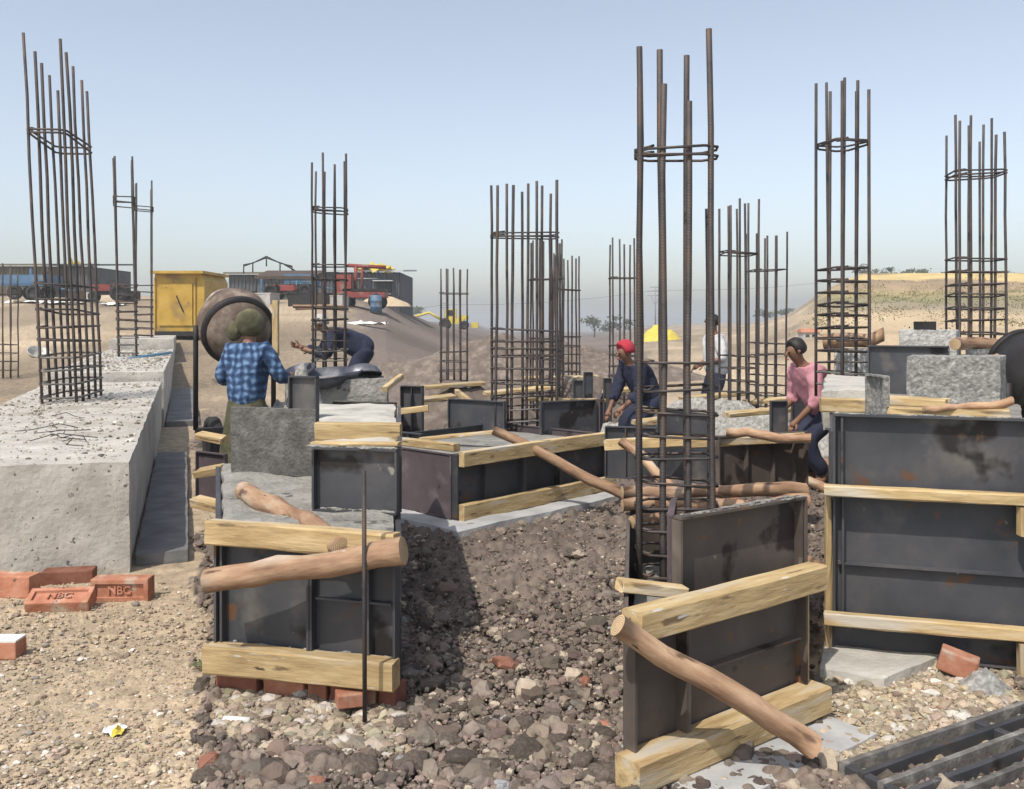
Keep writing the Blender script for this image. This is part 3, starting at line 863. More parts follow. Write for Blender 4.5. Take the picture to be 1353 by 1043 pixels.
# brick course under it
BG = 'bricks under the formwork'
def brick_mesh(name, L, W, Hh, M, m, parent=None, frog=None):
    """brick with worn edges, frog = (inset_len, inset_h, depth) recessed in its -Y face"""
    bm = bmesh.new()
    bmesh.ops.create_cube(bm, size=1.0)
    bmesh.ops.scale(bm, vec=(L, W, Hh), verts=bm.verts)
    if frog:
        f = [f for f in bm.faces if f.normal.y < -.9][0]
        r_ = bmesh.ops.inset_individual(bm, faces=[f], thickness=frog[0], depth=0)
        r2 = bmesh.ops.inset_individual(bm, faces=[f], thickness=.004, depth=-frog[1])
    ed = [e for e in bm.edges if all(abs(abs(v.co.x) - L/2) < 1e-5 or True for v in e.verts) and e.calc_face_angle(0) > .5 and all(max(abs(v.co.x) / (L/2), abs(v.co.z) / (Hh/2)) > .99 for v in e.verts)]
    bmesh.ops.bevel(bm, geom=ed, offset=min(.008, Hh * .1), segments=2, affect='EDGES', profile=.6)
    s0 = random.random() * 20
    for v in bm.verts:
        v.co += Vector(mnoise.noise_vector(v.co * 14 + Vector((s0, 0, 0)))) * .003
    me = bpy.data.meshes.new(name); bm.to_mesh(me); bm.free()
    return link_mesh(name, me, m, parent, M)
lab = ['dark brick at the left end of the course under the formwork', 'long red brick under the formwork below the left panel', 'short red brick next to the middle of the course', 'half brick lying in front of the course, left of the stake foot',
       'red brick behind the foot of the upright stake', 'darker red brick at the right end of the course']
segs = [(288, 349, m_brickdark), (351, 409, m_brick), (411, 438, m_brick), (440, 478, m_brickdark), (480, 503, m_brick), (505, 530, m_brickdark)]
for (a, b_, m), lb in zip(segs, lab):
    t = ((a + b_) / 2 - 291) / 236; Yb = 3.87 + (3.66 - 3.87) * t + .01
    w = (b_ - a) * Yb / F
    o = brick_mesh('brick', w, .11, .088, Matrix.Translation((X_((a + b_) / 2, Yb), Yb + .03 + random.uniform(-.008, .008), .044)) @ Matrix.Rotation(-.26 + random.uniform(-.05, .05), 4, 'Z'), m)
    tag(o, lb, 'brick', BG)
o = brick_mesh('brick', .11, .08, .05, Matrix.Translation(P(463, 929, 3.62) + Vector((0, 0, .02))) @ Matrix.Rotation(.3, 4, 'Z'), m_brick)
tag(o, 'broken brick bit on the rubble left of the stake', 'brick', BG)
# logs over it
prop('long brown log lying level across the formwork front', P(280, 768, 3.66) + Vector((-.02, 0, 0)), P(534, 727, 3.52), .047, .05, 2, .018)
prop('broken pale log slanting down onto the timber', P(322, 648, 4.6), P(452, 722, 3.62), .045, .042, 5, .03)
tag(tube('stake', [P(481, 622, 3.5), P(481.5, 780, 3.5), P(482, 936, 3.5) - Vector((0, 0, .05))], .0085, m_rebar, None, 8), 'thin upright steel stake in front of the formwork', 'stake')
# standing slab of caked form and other bits on top
tag(rough_block('caked_board', [P(305, 0, 5.25).xy, P(417, 0, 5.1).xy, P(417, 0, 5.16).xy, P(305, 0, 5.31).xy], .66, 1.025, m_rough, cell=.02, r=.008, amp=.006, freq=8), 'dark mortar-caked board standing upright in front of the woman', 'board')
form_panel('small upright steel plate beside the mortar tray', V2(385, 5.75), V2(421, 5.65), .66, 1.17, m_steel, depth=.03)
# step footing carrying the cage
pour('footing_step', [V2(352, 9.0), V2(520, 8.9), V2(520, 13.2), V2(355, 13.2)], -.05, .30, m_concflat, 'wide concrete base step under the rebar cage beside the bending worker', 'footing', cell=.12)
pour('footing_pier', [V2(376, 9.3), V2(512, 9.2), V2(500, 11.0), V2(382, 11.0)], .28, .94, m_wet, 'rough concrete pier carrying the rebar cage and the mortar pans', 'footing', cell=.08, amp=.03)

# --- third strip: middle footing formwork
C3, R3 = V2(597, 6.9), V2(797, 8.2)
d3 = (R3 - C3).normalized(); p3 = Vector((-d3.y, d3.x, 0))
L3 = C3 + p3 * 1.25; B3 = R3 + p3 * 1.25
form_panel('purple-brown steel panel on the left face of the middle formwork', L3, C3 - p3 * -.004, .06, .53, m_steelpurple, depth=.012)
q = (R3 - C3)
form_panel('steel panel left of centre on the front of the middle formwork', C3 + d3 * .004, C3 + q * .40, .06, .53, m_steel, vr=(.42,), depth=.06)
form_panel('middle steel panel on the front of the middle formwork', C3 + q * .404, C3 + q * .64, .06, .53, m_steel, vr=(.06,), depth=.06)
form_panel('right steel panel on the front of the middle formwork behind the slanting log', C3 + q * .644, R3, .06, .53, m_steel, vr=(.03,), depth=.06)
form_panel('far side panel of the middle formwork', R3 + p3 * .01, B3, .06, .53, m_steelpurple, depth=.012)
form_panel('back panel of the middle formwork', L3 + p3 * .01, B3 + p3 * .01, .06, .53, m_steel, depth=.02)
pour('concrete_fill', [C3 + p3 * .03 + d3 * .02, R3 + p3 * .03 - d3 * .02, B3 - p3 * .03 - d3 * .02, L3 - p3 * .03 + d3 * .02], .03, .47, m_wet, 'rough grey concrete inside the middle formwork', cell=.08)
nn3 = -p3
timber('sawn timber along the top of the middle formwork', C3 + nn3 * .08 + d3 * .02 + Vector((0, 0, .50)), R3 + nn3 * .08 + d3 * .05 + Vector((0, 0, .50)), .06, .11)
timber('sawn timber along the foot of the middle formwork', C3 + nn3 * .08 + d3 * .02 + Vector((0, 0, .11)), R3 + nn3 * .08 + d3 * .02 + Vector((0, 0, .115)), .06, .12)
timber('upright wooden post at the right end of the middle formwork', R3 + nn3 * .03 + d3 * .03 + Vector((0, 0, .06)), R3 + nn3 * .03 + d3 * .03 + Vector((0, 0, .46)), .045, .05)
b = [C3 + nn3 * .30 - d3 * .22, R3 + nn3 * .30 + d3 * .25, B3 + p3 * .2 + d3 * .25, L3 + p3 * .2 - d3 * .22]
tag(rough_block('blinding_slab', b, -.06, .055, m_concflat, cell=.07, r=.02, amp=.012), 'grey concrete base slab under the middle formwork', 'slab')
timber('timber lying on the left top edge of the middle formwork', L3 + p3 * -.1 + Vector((0, 0, .57)), C3 + p3 * .02 + Vector((.05, 0, .575)), .07, .06)
timber('plank across the back of the middle formwork', P(556, 580, 7.9), P(665, 570, 7.7), .10, .03)
prop('long log slanting down to the right across the middle formwork', P(652, 569, 7.45), Vector((X_(868, 7.3), 7.3, .03)), .038, .045, 8, .02)
form_panel('upper steel panel left of the middle cage', V2(594, 9.1), V2(668, 8.75), .46, .76, m_steel, depth=.03)
form_panel('upper steel panel right of the middle cage', V2(713, 8.55), V2(786, 8.8), .46, .775, m_steel, depth=.03)
form_panel('steel panel end on the right of the upper box', V2(789, 8.82), V2(793, 9.6), .46, .775, m_steelpurple, depth=.03)
timber('timber lying behind the upper panels of the middle cage', P(690, 528, 9.6), P(800, 530, 9.6), .08, .035)
timber('short prop end leaning behind the left upper panel', P(604, 518, 9.5), P(622, 532, 9.0), .05, .05)
SG = 'short steel stubs'
for (a, b_, t, bt, Yq, lb) in [(757, 770, 503, 530, 11.5, 'short dark steel stub behind the right upper panel'), (771, 783, 492, 512, 13.2, 'farther dark steel stub behind the right upper panel'),
                               (797, 808, 500, 528, 12.0, 'dark steel stub between the middle group and the near thick bars'), (1017, 1040, 530, 574, 8.2, 'broad dark steel stub behind the slanting prop on the right'),
                               (1045, 1064, 503, 545, 9.4, 'dark steel stub beside the worker in pink')]:
    x0, x1 = X_(a, Yq), X_(b_, Yq); z1 = P(0, t, Yq).z; 
    form_panel(lb, (x0, Yq), (x1, Yq + .02), 0.0, z1, m_steel, depth=.03, group=SG)

# --- fourth strip: near right formwork box
A4, B4 = V2(826, 3.05), V2(1060, 3.62)
d4 = (B4 - A4).normalized(); n4 = Vector((d4.y, -d4.x, 0))
if n4.y > 0: n4 = -n4
q4 = B4 - A4
form_panel('rusty lower steel panel at the left end of the near right formwork', A4, A4 + q4 * .262, .07, .56, m_steelbrown, depth=.05)
form_panel('wide rusty lower steel panel behind the slanting near prop', A4 + q4 * .268, B4 - d4 * .035, .07, .56, m_steelbrown, hr=(.48,), depth=.05, crust=70)
form_panel('left end panel of the near right formwork', A4 + Vector((.004, .03, 0)), V2(830, 4.75), .07, .56, m_steelbrown, depth=.012)
form_panel('right end panel of the near right formwork', B4 + Vector((.0, .03, 0)), V2(1060, 4.9), .07, .56, m_steelbrown, depth=.012)
form_panel('back panel of the near right formwork', V2(830, 4.78), V2(1060, 4.93), .07, .575, m_steelbrown, depth=.03)
form_panel('rusty upper steel panel standing on the near right formwork', V2(889, 3.40), V2(1055, 3.80), .50, .80, m_steelbrown, vr=(.97,), depth=.045, crust=70)
form_panel('narrow edge panel next to the upper rusty panel', V2(884, 3.42), V2(888, 3.72), .47, .80, m_steelpurple, depth=.02)
pour('concrete_fill', [V2(836, 3.25), V2(1045, 3.7), V2(1050, 4.8), V2(838, 4.7)], .0, .30, m_wet, 'dark concrete at the bottom of the near right formwork', cell=.06)
timber('thick timber along the top of the near right formwork', A4 + n4 * .05 - d4 * .02 + Vector((0, 0, .535)), B4 + n4 * .05 + d4 * .02 + Vector((0, 0, .535)), .09, .095)
timber('thick timber along the foot of the near right formwork', A4 + n4 * .06 - d4 * .05 + Vector((0, 0, .075)), B4 + n4 * .06 + d4 * .02 + Vector((0, 0, .085)), .11, .10)
timber('upright wooden post at the right end of the near right formwork', B4 + n4 * .02 + Vector((-.008, 0, .13)), B4 + n4 * .02 + Vector((-.008, 0, .485)), .03, .03)
timber('short pale timber with its sawn end pointing right below the thick bars', P(818, 771, 3.25), P(903, 781, 3.32), .07, .04)
prop('thick orange-brown prop slanting down in front of the near right formwork', P(816, 826, 2.93), P(1075, 985, 3.12), .036, .040, 11, .012)
b = [A4 + n4 * .30 + d4 * .1, B4 + n4 * .30 + d4 * .03, B4 + d4 * .03 - n4 * .2, A4 + d4 * .1 - n4 * .2]
tag(rough_block('blinding_slab', b, -.06, .022, m_concflat, cell=.05, r=.015, amp=.01), 'blue-grey concrete base slab under the near right formwork', 'slab')
# behind it
form_panel('steel panel with uprights behind the thick bars, right part', V2(945, 6.6), V2(1062, 6.9), .30, .70, m_steelbrown, vr=(.32, .62, .86), depth=.05)
form_panel('dark steel panel seen between the thick bars', V2(872, 7.4), V2(944, 6.9), .30, .82, m_steel, depth=.03)
form_panel('dark steel panel left behind the thick bars', V2(800, 7.6), V2(868, 7.5), .25, .66, m_steel, vr=(.4,), depth=.03)
timber('timber on top of the panel behind the thick bars', P(905, 586, 6.6), P(1064, 578, 6.75), .08, .06)
timber('timber lying left behind the thick bars', P(800, 588, 7.2), P(905, 582, 7.0), .08, .08)
prop('thin prop lying on the timber behind the thick bars', P(960, 571, 6.5), P(1072, 580, 6.3), .03, .034, 21, .02)
prop('upper of two level props behind the upper rusty panel', P(822, 651, 4.80), P(1066, 647, 4.96), .032, .036, 22, .025)
prop('lower of two level props behind the upper rusty panel', P(822, 668, 4.58), P(1066, 664, 4.72), .03, .036, 23, .025)
prop('pale prop slanting down behind the thick bars', P(822, 584, 5.9), P(912, 662, 5.4), .03, .03, 24, .02)
prop('short prop low inside the near right formwork', P(835, 690, 4.45), P(905, 680, 4.6), .03, .03, 25, .02)

# --- fifth strip: right formwork box
u5 = Vector((.955, -.297, 0)).normalized(); v5 = Vector((-u5.y, u5.x, 0))
A5 = V2(1101, 4.27); L5 = .80
B5 = A5 + u5 * L5
form_panel('upper dark steel panel of the rightmost formwork', A5, B5, .735, 1.085, m_steel, vr=(.045,), depth=.05, crust=70)
form_panel('lower dark steel panel of the rightmost formwork with a level rib', A5, B5, .15, .725, m_steel, vr=(.05,), hr=(.46,), depth=.05, crust=70)
form_panel('shadowed bottom steel strip of the rightmost formwork', A5, B5, .02, .145, m_steel, depth=.03)
form_panel('left end panel of the rightmost formwork', A5 + v5 * .02 - u5 * .002, A5 + v5 * .02 + Vector((.33, 1.0, 0)) * 2.2, .05, 1.0, m_steel, depth=.012)
pour('concrete_fill', [A5 + v5 * .04 + u5 * .02, B5 + v5 * .04 - u5 * .02, V2(1346, 9.7), V2(1103, 9.7)], -.02, .99, m_wet, 'rough concrete inside the rightmost formwork', cell=.09)
n5 = -v5
timber('upper pale timber across the rightmost formwork', A5 + n5 * .085 - u5 * .04 + Vector((0, 0, .755)), B5 + n5 * .085 + u5 * .03 + Vector((0, 0, .755)), .06, .048)
timber('lower pale timber across the foot of the rightmost formwork', A5 + n5 * .085 - u5 * .04 + Vector((0, 0, .185)), B5 + n5 * .085 + u5 * .03 + Vector((0, 0, .185)), .06, .055)
timber('wooden block hanging under the right end of the upper timber', B5 + n5 * .085 + u5 * -.02 + Vector((0, 0, .725)), B5 + n5 * .085 + u5 * -.02 + Vector((0, 0, .605)), .10, .045)
timber('wooden block under the right end of the lower timber', B5 + n5 * .085 + u5 * -.02 + Vector((0, 0, .155)), B5 + n5 * .085 + u5 * -.02 + Vector((0, 0, .0)), .10, .045)
timber('upright board at the left edge of the rightmost formwork', A5 - u5 * .02 + n5 * .02 + Vector((0, 0, .04)), A5 - u5 * .02 + n5 * .02 + Vector((0, 0, .73)), .028, .03)
b = [V2(1082, 3.98), V2(1170, 3.86), V2(1250, 4.16), V2(1090, 4.4)]
tag(rough_block('blinding_slab', b, -.05, .045, m_concwhite, cell=.04, r=.015, amp=.012), 'pale broken concrete slab at the left foot of the rightmost formwork', 'slab')
o = brick_mesh('brick', .15, .09, .09, Matrix.Translation(P(1266, 876, 3.98)) @ Matrix.Rotation(-.5, 4, 'Z') @ Matrix.Rotation(.25, 4, 'Y'), m_brick)
tag(o, 'red brick wedged under the rightmost formwork', 'brick')
# mortar mound
def mound(name, c, rx, ry, h, m, label, cat, seed=0, n=26, rough=.2, kind=None):
    V = []; Fc = []
    for i in range(n + 1):
        for j in range(n + 1):
            a = (i / n - .5) * 2; b_ = (j / n - .5) * 2
            d = math.hypot(a, b_)
            hh = max(0, 1 - d) ** .9
            k = 1 + rough * mnoise.noise((a * 3 + seed, b_ * 3, 0)) + rough * .6 * mnoise.noise((a * 9 + seed, b_ * 9, 3))
            V.append((c[0] + a * rx * (1 + .15 * mnoise.noise((a * 2, b_ * 2, seed))), c[1] + b_ * ry, c[2] + hh * h * k - .02 - (.05 if d > 1 else 0)))
    for i in range(n):
        for j in range(n):
            a = i * (n + 1) + j
            Fc.append((a, a + n + 1, a + n + 2, a + 1))
    return tag(mk(name, V, Fc, m, None, None, True), label, cat, None, kind)
mound('mortar_heap', G(1300, 3.88), .13, .12, .10, m_speckle, 'small grey mortar heap at the right foot of the rightmost formwork', 'mortar heap', 3)
# things lying on it
pour('concrete_pad', [V2(1086, 5.25), V2(1149, 5.2), V2(1152, 6.7), V2(1092, 6.7)], .9, 1.12, m_concwhite, 'white-topped concrete pad under the tall right-hand cage', amp=.02)
timber('timber along the front of the white-topped concrete pad', P(1084, 535, 5.12), P(1150, 536, 5.08), .06, .075)
form_panel('leaning steel channel beside the white-topped pad', V2(1150, 4.95), V2(1174, 4.75), .98, 1.225, m_speckle, depth=.03)
form_panel('dark steel panel behind the leaning channel', V2(1147, 6.7), V2(1254, 6.5), .97, 1.33, m_steel, depth=.03)
tag(rough_block('concrete_slab', [V2(1197, 5.5), V2(1322, 5.35), V2(1330, 5.6), V2(1205, 5.75)], .98, 1.30, m_speckle, cell=.02, r=.008, amp=.008, freq=10), 'dark speckled concrete slab standing on the rightmost formwork', 'concrete slab')
tag(rough_block('concrete_slab', [V2(1188, 7.7), V2(1264, 7.6), V2(1268, 7.9), V2(1192, 8.0)], .98, 1.43, m_speckle2, cell=.025, r=.008, amp=.008, freq=10), 'paler speckled concrete slab behind the dark one', 'concrete slab')
cbox('crate', P(1222, 431, 7.8) , (.13, .12, .075), m_dark, None, .1)
tag(bpy.context.scene.objects['crate'], 'small dark box on top of the paler speckled slab', 'box')
timber('rough timber lying in front of the dark speckled slab', P(1172, 543, 4.75), P(1334, 546, 4.55), .09, .04, 0, .01)
timber('second timber under the dark speckled slab', P(1168, 530, 5.2), P(1250, 533, 5.0), .08, .04, .1, .01)
prop('bark-covered log piece on the rightmost formwork', P(1220, 541, 4.62), P(1338, 533, 4.6), .016, .022, 33, .03)
tag(rough_block('concrete_slab', [V2(1102, 7.45), V2(1160, 7.3), V2(1162, 7.6), V2(1104, 7.75)], .98, 1.285, m_speckle2, cell=.03, r=.01, amp=.008, freq=10), 'pale speckled slab under the log behind the tall right-hand cage', 'concrete slab')
tag(rough_block('concrete_slab', [V2(1276, 7.1), V2(1330, 7.35), V2(1330, 7.6), V2(1276, 7.4)], .98, 1.295, m_speckle, cell=.03, r=.01, amp=.008, freq=10), 'speckled slab under the log end at the far right cage', 'concrete slab')
prop('log lying behind the tall right-hand cage', P(1088, 452, 7.6), P(1168, 446, 7.4), .06, .055, 34, .04)
prop('log end lying right of the paler speckled slab', P(1262, 455, 7.0), P(1345, 452, 7.6), .045, .05, 35, .03)
prop('reddish log crossing the right edge beside the dark slab', P(1302, 480, 5.9), P(1360, 455, 6.6), .04, .045, 36, .02)
prop('log lying on the ground at the right edge, upper one', ghit(1334, 603) + Vector((0, 0, .04)), ghit(1420, 622) + Vector((0, 0, .04)), .055, .05, 37, .01)
prop('log lying on the ground at the right edge, lower one', ghit(1334, 645) + Vector((0, 0, .04)), ghit(1420, 668) + Vector((0, 0, .04)), .05, .045, 38, .01)
# grate
R = root('steel_grate', G(1230, 3.2), 'dark steel grating lying on the gravel at the bottom right', 'grating')
ga = Vector((X_(1112, 3.10), 3.10, .03)); gb = Vector((X_(1352, 3.60), 3.60, .03)); gd = (gb - ga).normalized(); gn = Vector((gd.y, -gd.x, 0))
for k in range(5):
    beam('grate_bar', ga + gn * .075 * k, gb + gn * .075 * k, .022, .05, m_rebardust if k % 2 == 0 else m_steel, R, 0, .002, .003)
for t in (0.02, .70, .98):
    c = ga.lerp(gb, t); beam('cross_bar', c - gn * .02 + Vector((0, 0, -.004)), c + gn * .33 + Vector((0, 0, -.004)), .03, .046, m_steel, R, 0, .002, .003)

# --- in the gaps: low forms and planks of the dig
form_panel('low steel panel left behind the stepped formwork', V2(505, 8.3), V2(560, 8.0), .05, .55, m_steel, vr=(.35, .7), depth=.05)
form_panel('upper dark panel far left of the middle formwork', V2(532, 9.6), V2(560, 9.5), .3, .85, m_steel, vr=(.5,), depth=.05)
timber('timber on the low panel left of the middle formwork', P(520, 545, 9.2), P(566, 540, 9.2), .07, .06)
pl = [(262, 575, 296, 582, 7.4, 'weathered plank between the footings and the woman, upper'), (262, 625, 294, 620, 6.6, 'weathered plank between the footings and the woman, middle'), (258, 660, 294, 668, 6.0, 'weathered plank between the footings and the woman, lower')]
for a, b_, c, d, Yq, lb in pl:
    timber(lb, P(a, b_, Yq), P(c, d, Yq - .05), .1, .05, .2, .008)
form_panel('low dark form behind the planks left of the woman', V2(262, 7.9), V2(300, 7.7), .02, .42, m_steelpurple, depth=.03)
far_planks = [(560, 512, 640, 506, 12.5), (640, 520, 735, 512, 12.0), (690, 500, 790, 498, 14.5), (800, 518, 850, 512, 12.5), (850, 540, 930, 548, 9.5), (900, 528, 985, 520, 11.5), (960, 548, 1050, 540, 9.8), (985, 532, 1062, 526, 11), (540, 530, 600, 524, 10.5), (840, 560, 905, 552, 9.0)]
desc = ['left of the middle cage', 'behind the middle cage', 'beyond the steel stubs', 'left of the thick near bars', 'between the thick near bars', 'at the feet of the white-shirted worker', 'right of the thick bars, nearest', 'below the shorter pair cage', 'behind the middle formwork at its left', 'low behind the thick bars']
for (a, b_, c, d, Yq), ds in zip(far_planks, desc):
    A = P(a, b_, Yq); B = P(c, d, Yq + .3)
    beam_o = timber('plank resting on earth ' + ds, A, B, .14, .045, .1, .008)
# earth banks that carry the planks
mound('earth_bank', Vector((X_(610, 12.5), 12.7, 0)), 1.6, .8, .62, m_clod, 'low dark bank of earth behind the middle formwork', 'earth bank', 6, 40, .5)
mound('earth_bank', Vector((X_(740, 14), 14.2, 0)), 1.9, .9, .70, m_clod, 'low dark bank of earth around the rear cages', 'earth bank', 8, 40, .5)
mound('earth_bank', Vector((X_(930, 10.8), 10.9, 0)), 2.2, .7, .56, m_gravel, 'low bank of tan spoil behind the thick bars', 'earth bank', 9, 40, .5)
mound('earth_bank', Vector((X_(690, 24), 24, -.1)), 5.5, 1.6, 1.15, m_clod, 'long dark spoil bank beyond the rear cages', 'earth bank', 12, 50, .5)
prop('thin prop beside the worker in pink, upper', ghit(1050, 604) + Vector((0, 0, .04)), ghit(1104, 624) + Vector((0, 0, .04)), .05, .05, 40, .01)
prop('thin prop beside the worker in pink, middle', ghit(1054, 636) + Vector((0, 0, .04)), ghit(1102, 656) + Vector((0, 0, .04)), .045, .045, 41, .01)
prop('thin prop on the soil between the two right formworks', ghit(1064, 750) + Vector((0, 0, .04)), ghit(1098, 768) + Vector((0, 0, .04)), .035, .035, 42, .01)

# ------------------------------------------------------------------ bricks by the near footing
def lettering(txt, size, depth, M, m, parent):
    cu = bpy.data.curves.new('lettering', 'FONT'); cu.body = txt; cu.size = size; cu.extrude = depth; cu.align_x = 'CENTER'; cu.align_y = 'CENTER'
    cu.offset = size * .012; cu.resolution_u = 3
    t = bpy.data.objects.new('tmp', cu); COL.objects.link(t)
    dg = bpy.context.evaluated_depsgraph_get()
    me = bpy.data.meshes.new_from_object(t.evaluated_get(dg))
    bpy.data.objects.remove(t)
    return link_mesh('lettering', me, m, parent, M)
Yk = 5.04
def frog_brick(label, M, L=.31, W=.105, Hh=.125):
    Rb = tag(brick_mesh('brick', L, W, Hh, M, m_brick, None, (.036, .014)), label, 'brick', 'bricks at the foot of the near footing')
    Mt = M @ Matrix.Translation((0, -W/2 + .010, 0)) @ Matrix.Rotation(math.radians(90), 4, 'X')
    lettering('NBC', .062, .006, Mt, m_brick, Rb)
    return Rb
frog_brick('red brick standing on edge with raised letters in its frog', Matrix.Translation(P(157, 781, Yk + .03) + Vector((0, .05, 0))) @ Matrix.Rotation(.02, 4, 'Z'))
frog_brick('red brick lying flat with its lettered frog turned up', Matrix.Translation(P(77, 794, 4.92) + Vector((0, .03, -.012))) @ Matrix.Rotation(.10, 4, 'Z') @ Matrix.Rotation(math.radians(-68), 4, 'X'), .32, .085, .125)
tag(brick_mesh('brick', .30, .11, .12, Matrix.Translation(P(6, 776, 5.15) + Vector((0, .05, 0))) @ Matrix.Rotation(-.1, 4, 'Z'), m_brick), 'plain red brick at the left edge against the near footing', 'brick', 'bricks at the foot of the near footing')
tag(brick_mesh('brick', .28, .12, .09, Matrix.Translation(P(85, 766, 5.4) + Vector((0, .06, 0))) @ Matrix.Rotation(.2, 4, 'Z'), m_brickdark), 'dark brick behind the flat-lying lettered brick', 'brick', 'bricks at the foot of the near footing')
o = brick_mesh('brick', .22, .10, .075, Matrix.Translation(G(2, 4.25) + Vector((-.02, 0, .035))), m_brick)
tag(o, 'red brick with a white-painted top at the left edge', 'brick')
cbox('painted_top', Vector(o.location) + Vector((0, 0, .0415)), (.215, .095, .008), m_white, o)
# wrapper
def crumple(name, c, sx, sy, h, m, label, cat, seed, n=9, m2=None):
    V = []; Fc = []
    for i in range(n + 1):
        for j in range(n + 1):
            a, b_ = (i / n - .5), (j / n - .5)
            k = mnoise.noise((a * 5 + seed, b_ * 5, seed)); k2 = mnoise.noise((a * 11 + seed, b_ * 11, 2))
            V.append((c[0] + a * sx * (1 + .3 * mnoise.noise((b_ * 3, seed, 0))), c[1] + b_ * sy * (1 + .3 * mnoise.noise((a * 3, seed, 5))), c[2] + .004 + h * (.5 + k + .4 * k2) * (1 - .6 * max(abs(a), abs(b_)) * 2 * .8)))
    for i in range(n):
        for j in range(n):
            a = i * (n + 1) + j
            Fc.append((a, a + n + 1, a + n + 2, a + 1))
    o = mk(name, V, Fc, [m] + ([m2] if m2 else []))
    if m2:
        for p in o.data.polygons:
            if p.center.x > .002 and p.center.y < .012: p.material_index = 1
    return tag(o, label, cat)
crumple('paper_wrapper', G(152, 3.45), .075, .075, .03, m_white, 'crumpled white and yellow wrapper on the trodden earth', 'wrapper', 4, 8, m_yellow2)
crumple('rag', P(187, 479, 16.9) + Vector((0, 0, -.04)), .3, .5, .12, m_greycloth, 'pale rag lying beside the blue rod', 'rag', 6)
# stones on the left ground
stone_me = clod_meshes[0].copy(); stone_me.materials.clear(); m_stone = mat('grey_stone', [(.22, .2, .17), (.36, .32, .27)], scale=8, rough=.9, bump=.5, var=.3); stone_me.materials.append(m_stone)
for (a, b_, rp) in [(179, 801, 6), (60, 854, 5), (80, 839, 3.5), (124, 935, 6), (159, 905, 5), (235, 959, 6), (47, 899, 5), (255, 918, 6), (38, 972, 6), (100, 915, 4), (205, 865, 3), (140, 950, 3), (200, 900, 4), (220, 975, 3)]:
    p = ghit(a, b_); o = bpy.data.objects.new('stone', stone_me); COL.objects.link(o); rr = rp * p.y / F
    o.location = p + Vector((0, 0, rr * .25)); o.scale = (rr, rr * .8, rr * .8); o.rotation_euler = (0, 0, random.uniform(0, 6))
    tag(o, 'small greyish stone lying on the trodden earth', 'stone', 'small stones on the trodden earth')
o = tube('pipe_piece', [P(296, 951, 3.55) + Vector((0, 0, .0)), P(330, 953, 3.53)], .014, m_white, None, 12)
tag(o, 'white plastic pipe stub on the rubble', 'pipe')
# blue rod and tie wire on the footings
tag(tube('blue_rod', [P(128, 482, 16.6), P(160, 476, 17.6), P(195, 470.5, 18.6), P(226, 466, 19.8)], .028, m_bluerod, None, 8), 'blue twisted rod lying on the second footing', 'rod')
Rw = root('tie_wire', P(60, 572, 7.05), 'tangle of thin tie wire on the nearest footing', 'wire')
for k in range(9):
    c = P(random.uniform(32, 85), random.uniform(555, 590), 7.1); zt = .69
    Yc = .827 * F / (random.uniform(552, 596) - HY); x0 = X_(random.uniform(30, 75), Yc)
    pts = [Vector((x0 + t * random.uniform(.05, .12) * 3, Yc + math.sin(t * 3 + k) * .12, zt + .05 * math.sin(t * 3.14) * random.random() + .004)) for t in (0, .33, .66, 1)]
    tube('wire_strand', pts, .0035, m_rebar, Rw, 5)
# pan and pole left of the footings
def pan(label, M, R_, depth, m, thick=.006):
    pr = [(0, 0), (R_ * .55, 0), (R_ * .8, depth * .35), (R_, depth), (R_ * 1.04, depth), (R_ * 1.04, depth - .012), (R_ * .82, depth * .3 - .01), (R_ * .55, -thick), (0, -thick)]
    return tag(lathe('mortar_pan', pr, M, m, None, 28, True, .03), label, 'pan', 'mortar pans')
p = ghit(50, 478)
pan('pale mortar pan tipped on the earth left of the footings', Matrix.Translation(p + Vector((0, 0, .12))) @ Matrix.Rotation(.45, 4, 'Y') @ Matrix.Rotation(.35, 4, 'X'), .28, .16, m_palepan)
p = ghit(30, 478)
prop('grey pole beside the tipped pale pan', p + Vector((-.8, 0, .05)), p + Vector((.25, .05, .06)), .05, .05, 44, .01)
pan('large dark mortar tray on the pier beside the small steel plate', Matrix.Translation(P(430, 509, 9.45)) @ Matrix.Rotation(.10, 4, 'X') @ Matrix.Rotation(-.06, 4, 'Y'), .36, .13, m_pan)
pan('blue-grey mortar pan propped up at the right of the pier', Matrix.Translation(P(477, 487, 9.7) + Vector((0, 0, .02))) @ Matrix.Rotation(-.12, 4, 'Y') @ Matrix.Rotation(math.radians(165), 4, 'X'), .20, .10, m_pan)
pan('small dark pan left of the rebar cage', Matrix.Translation(P(398, 497, 9.6)) @ Matrix.Rotation(.3, 4, 'X') @ Matrix.Rotation(-.2, 4, 'Y'), .16, .08, m_pan)
mound('aggregate_heap', Vector((X_(392, 8.15), 8.2, 0)), .55, .5, 1.08, m_gravel, 'grey heap of aggregate beside the woman', 'heap', 5, 40, .35)
timber('short timber end right of the mortar pans', P(508, 515, 9.1), P(530, 498, 9.4), .06, .05)
form_panel('grey board edge below the mortar pans', V2(440, 8.6), V2(524, 8.4), .5, .78, m_rough, depth=.02)

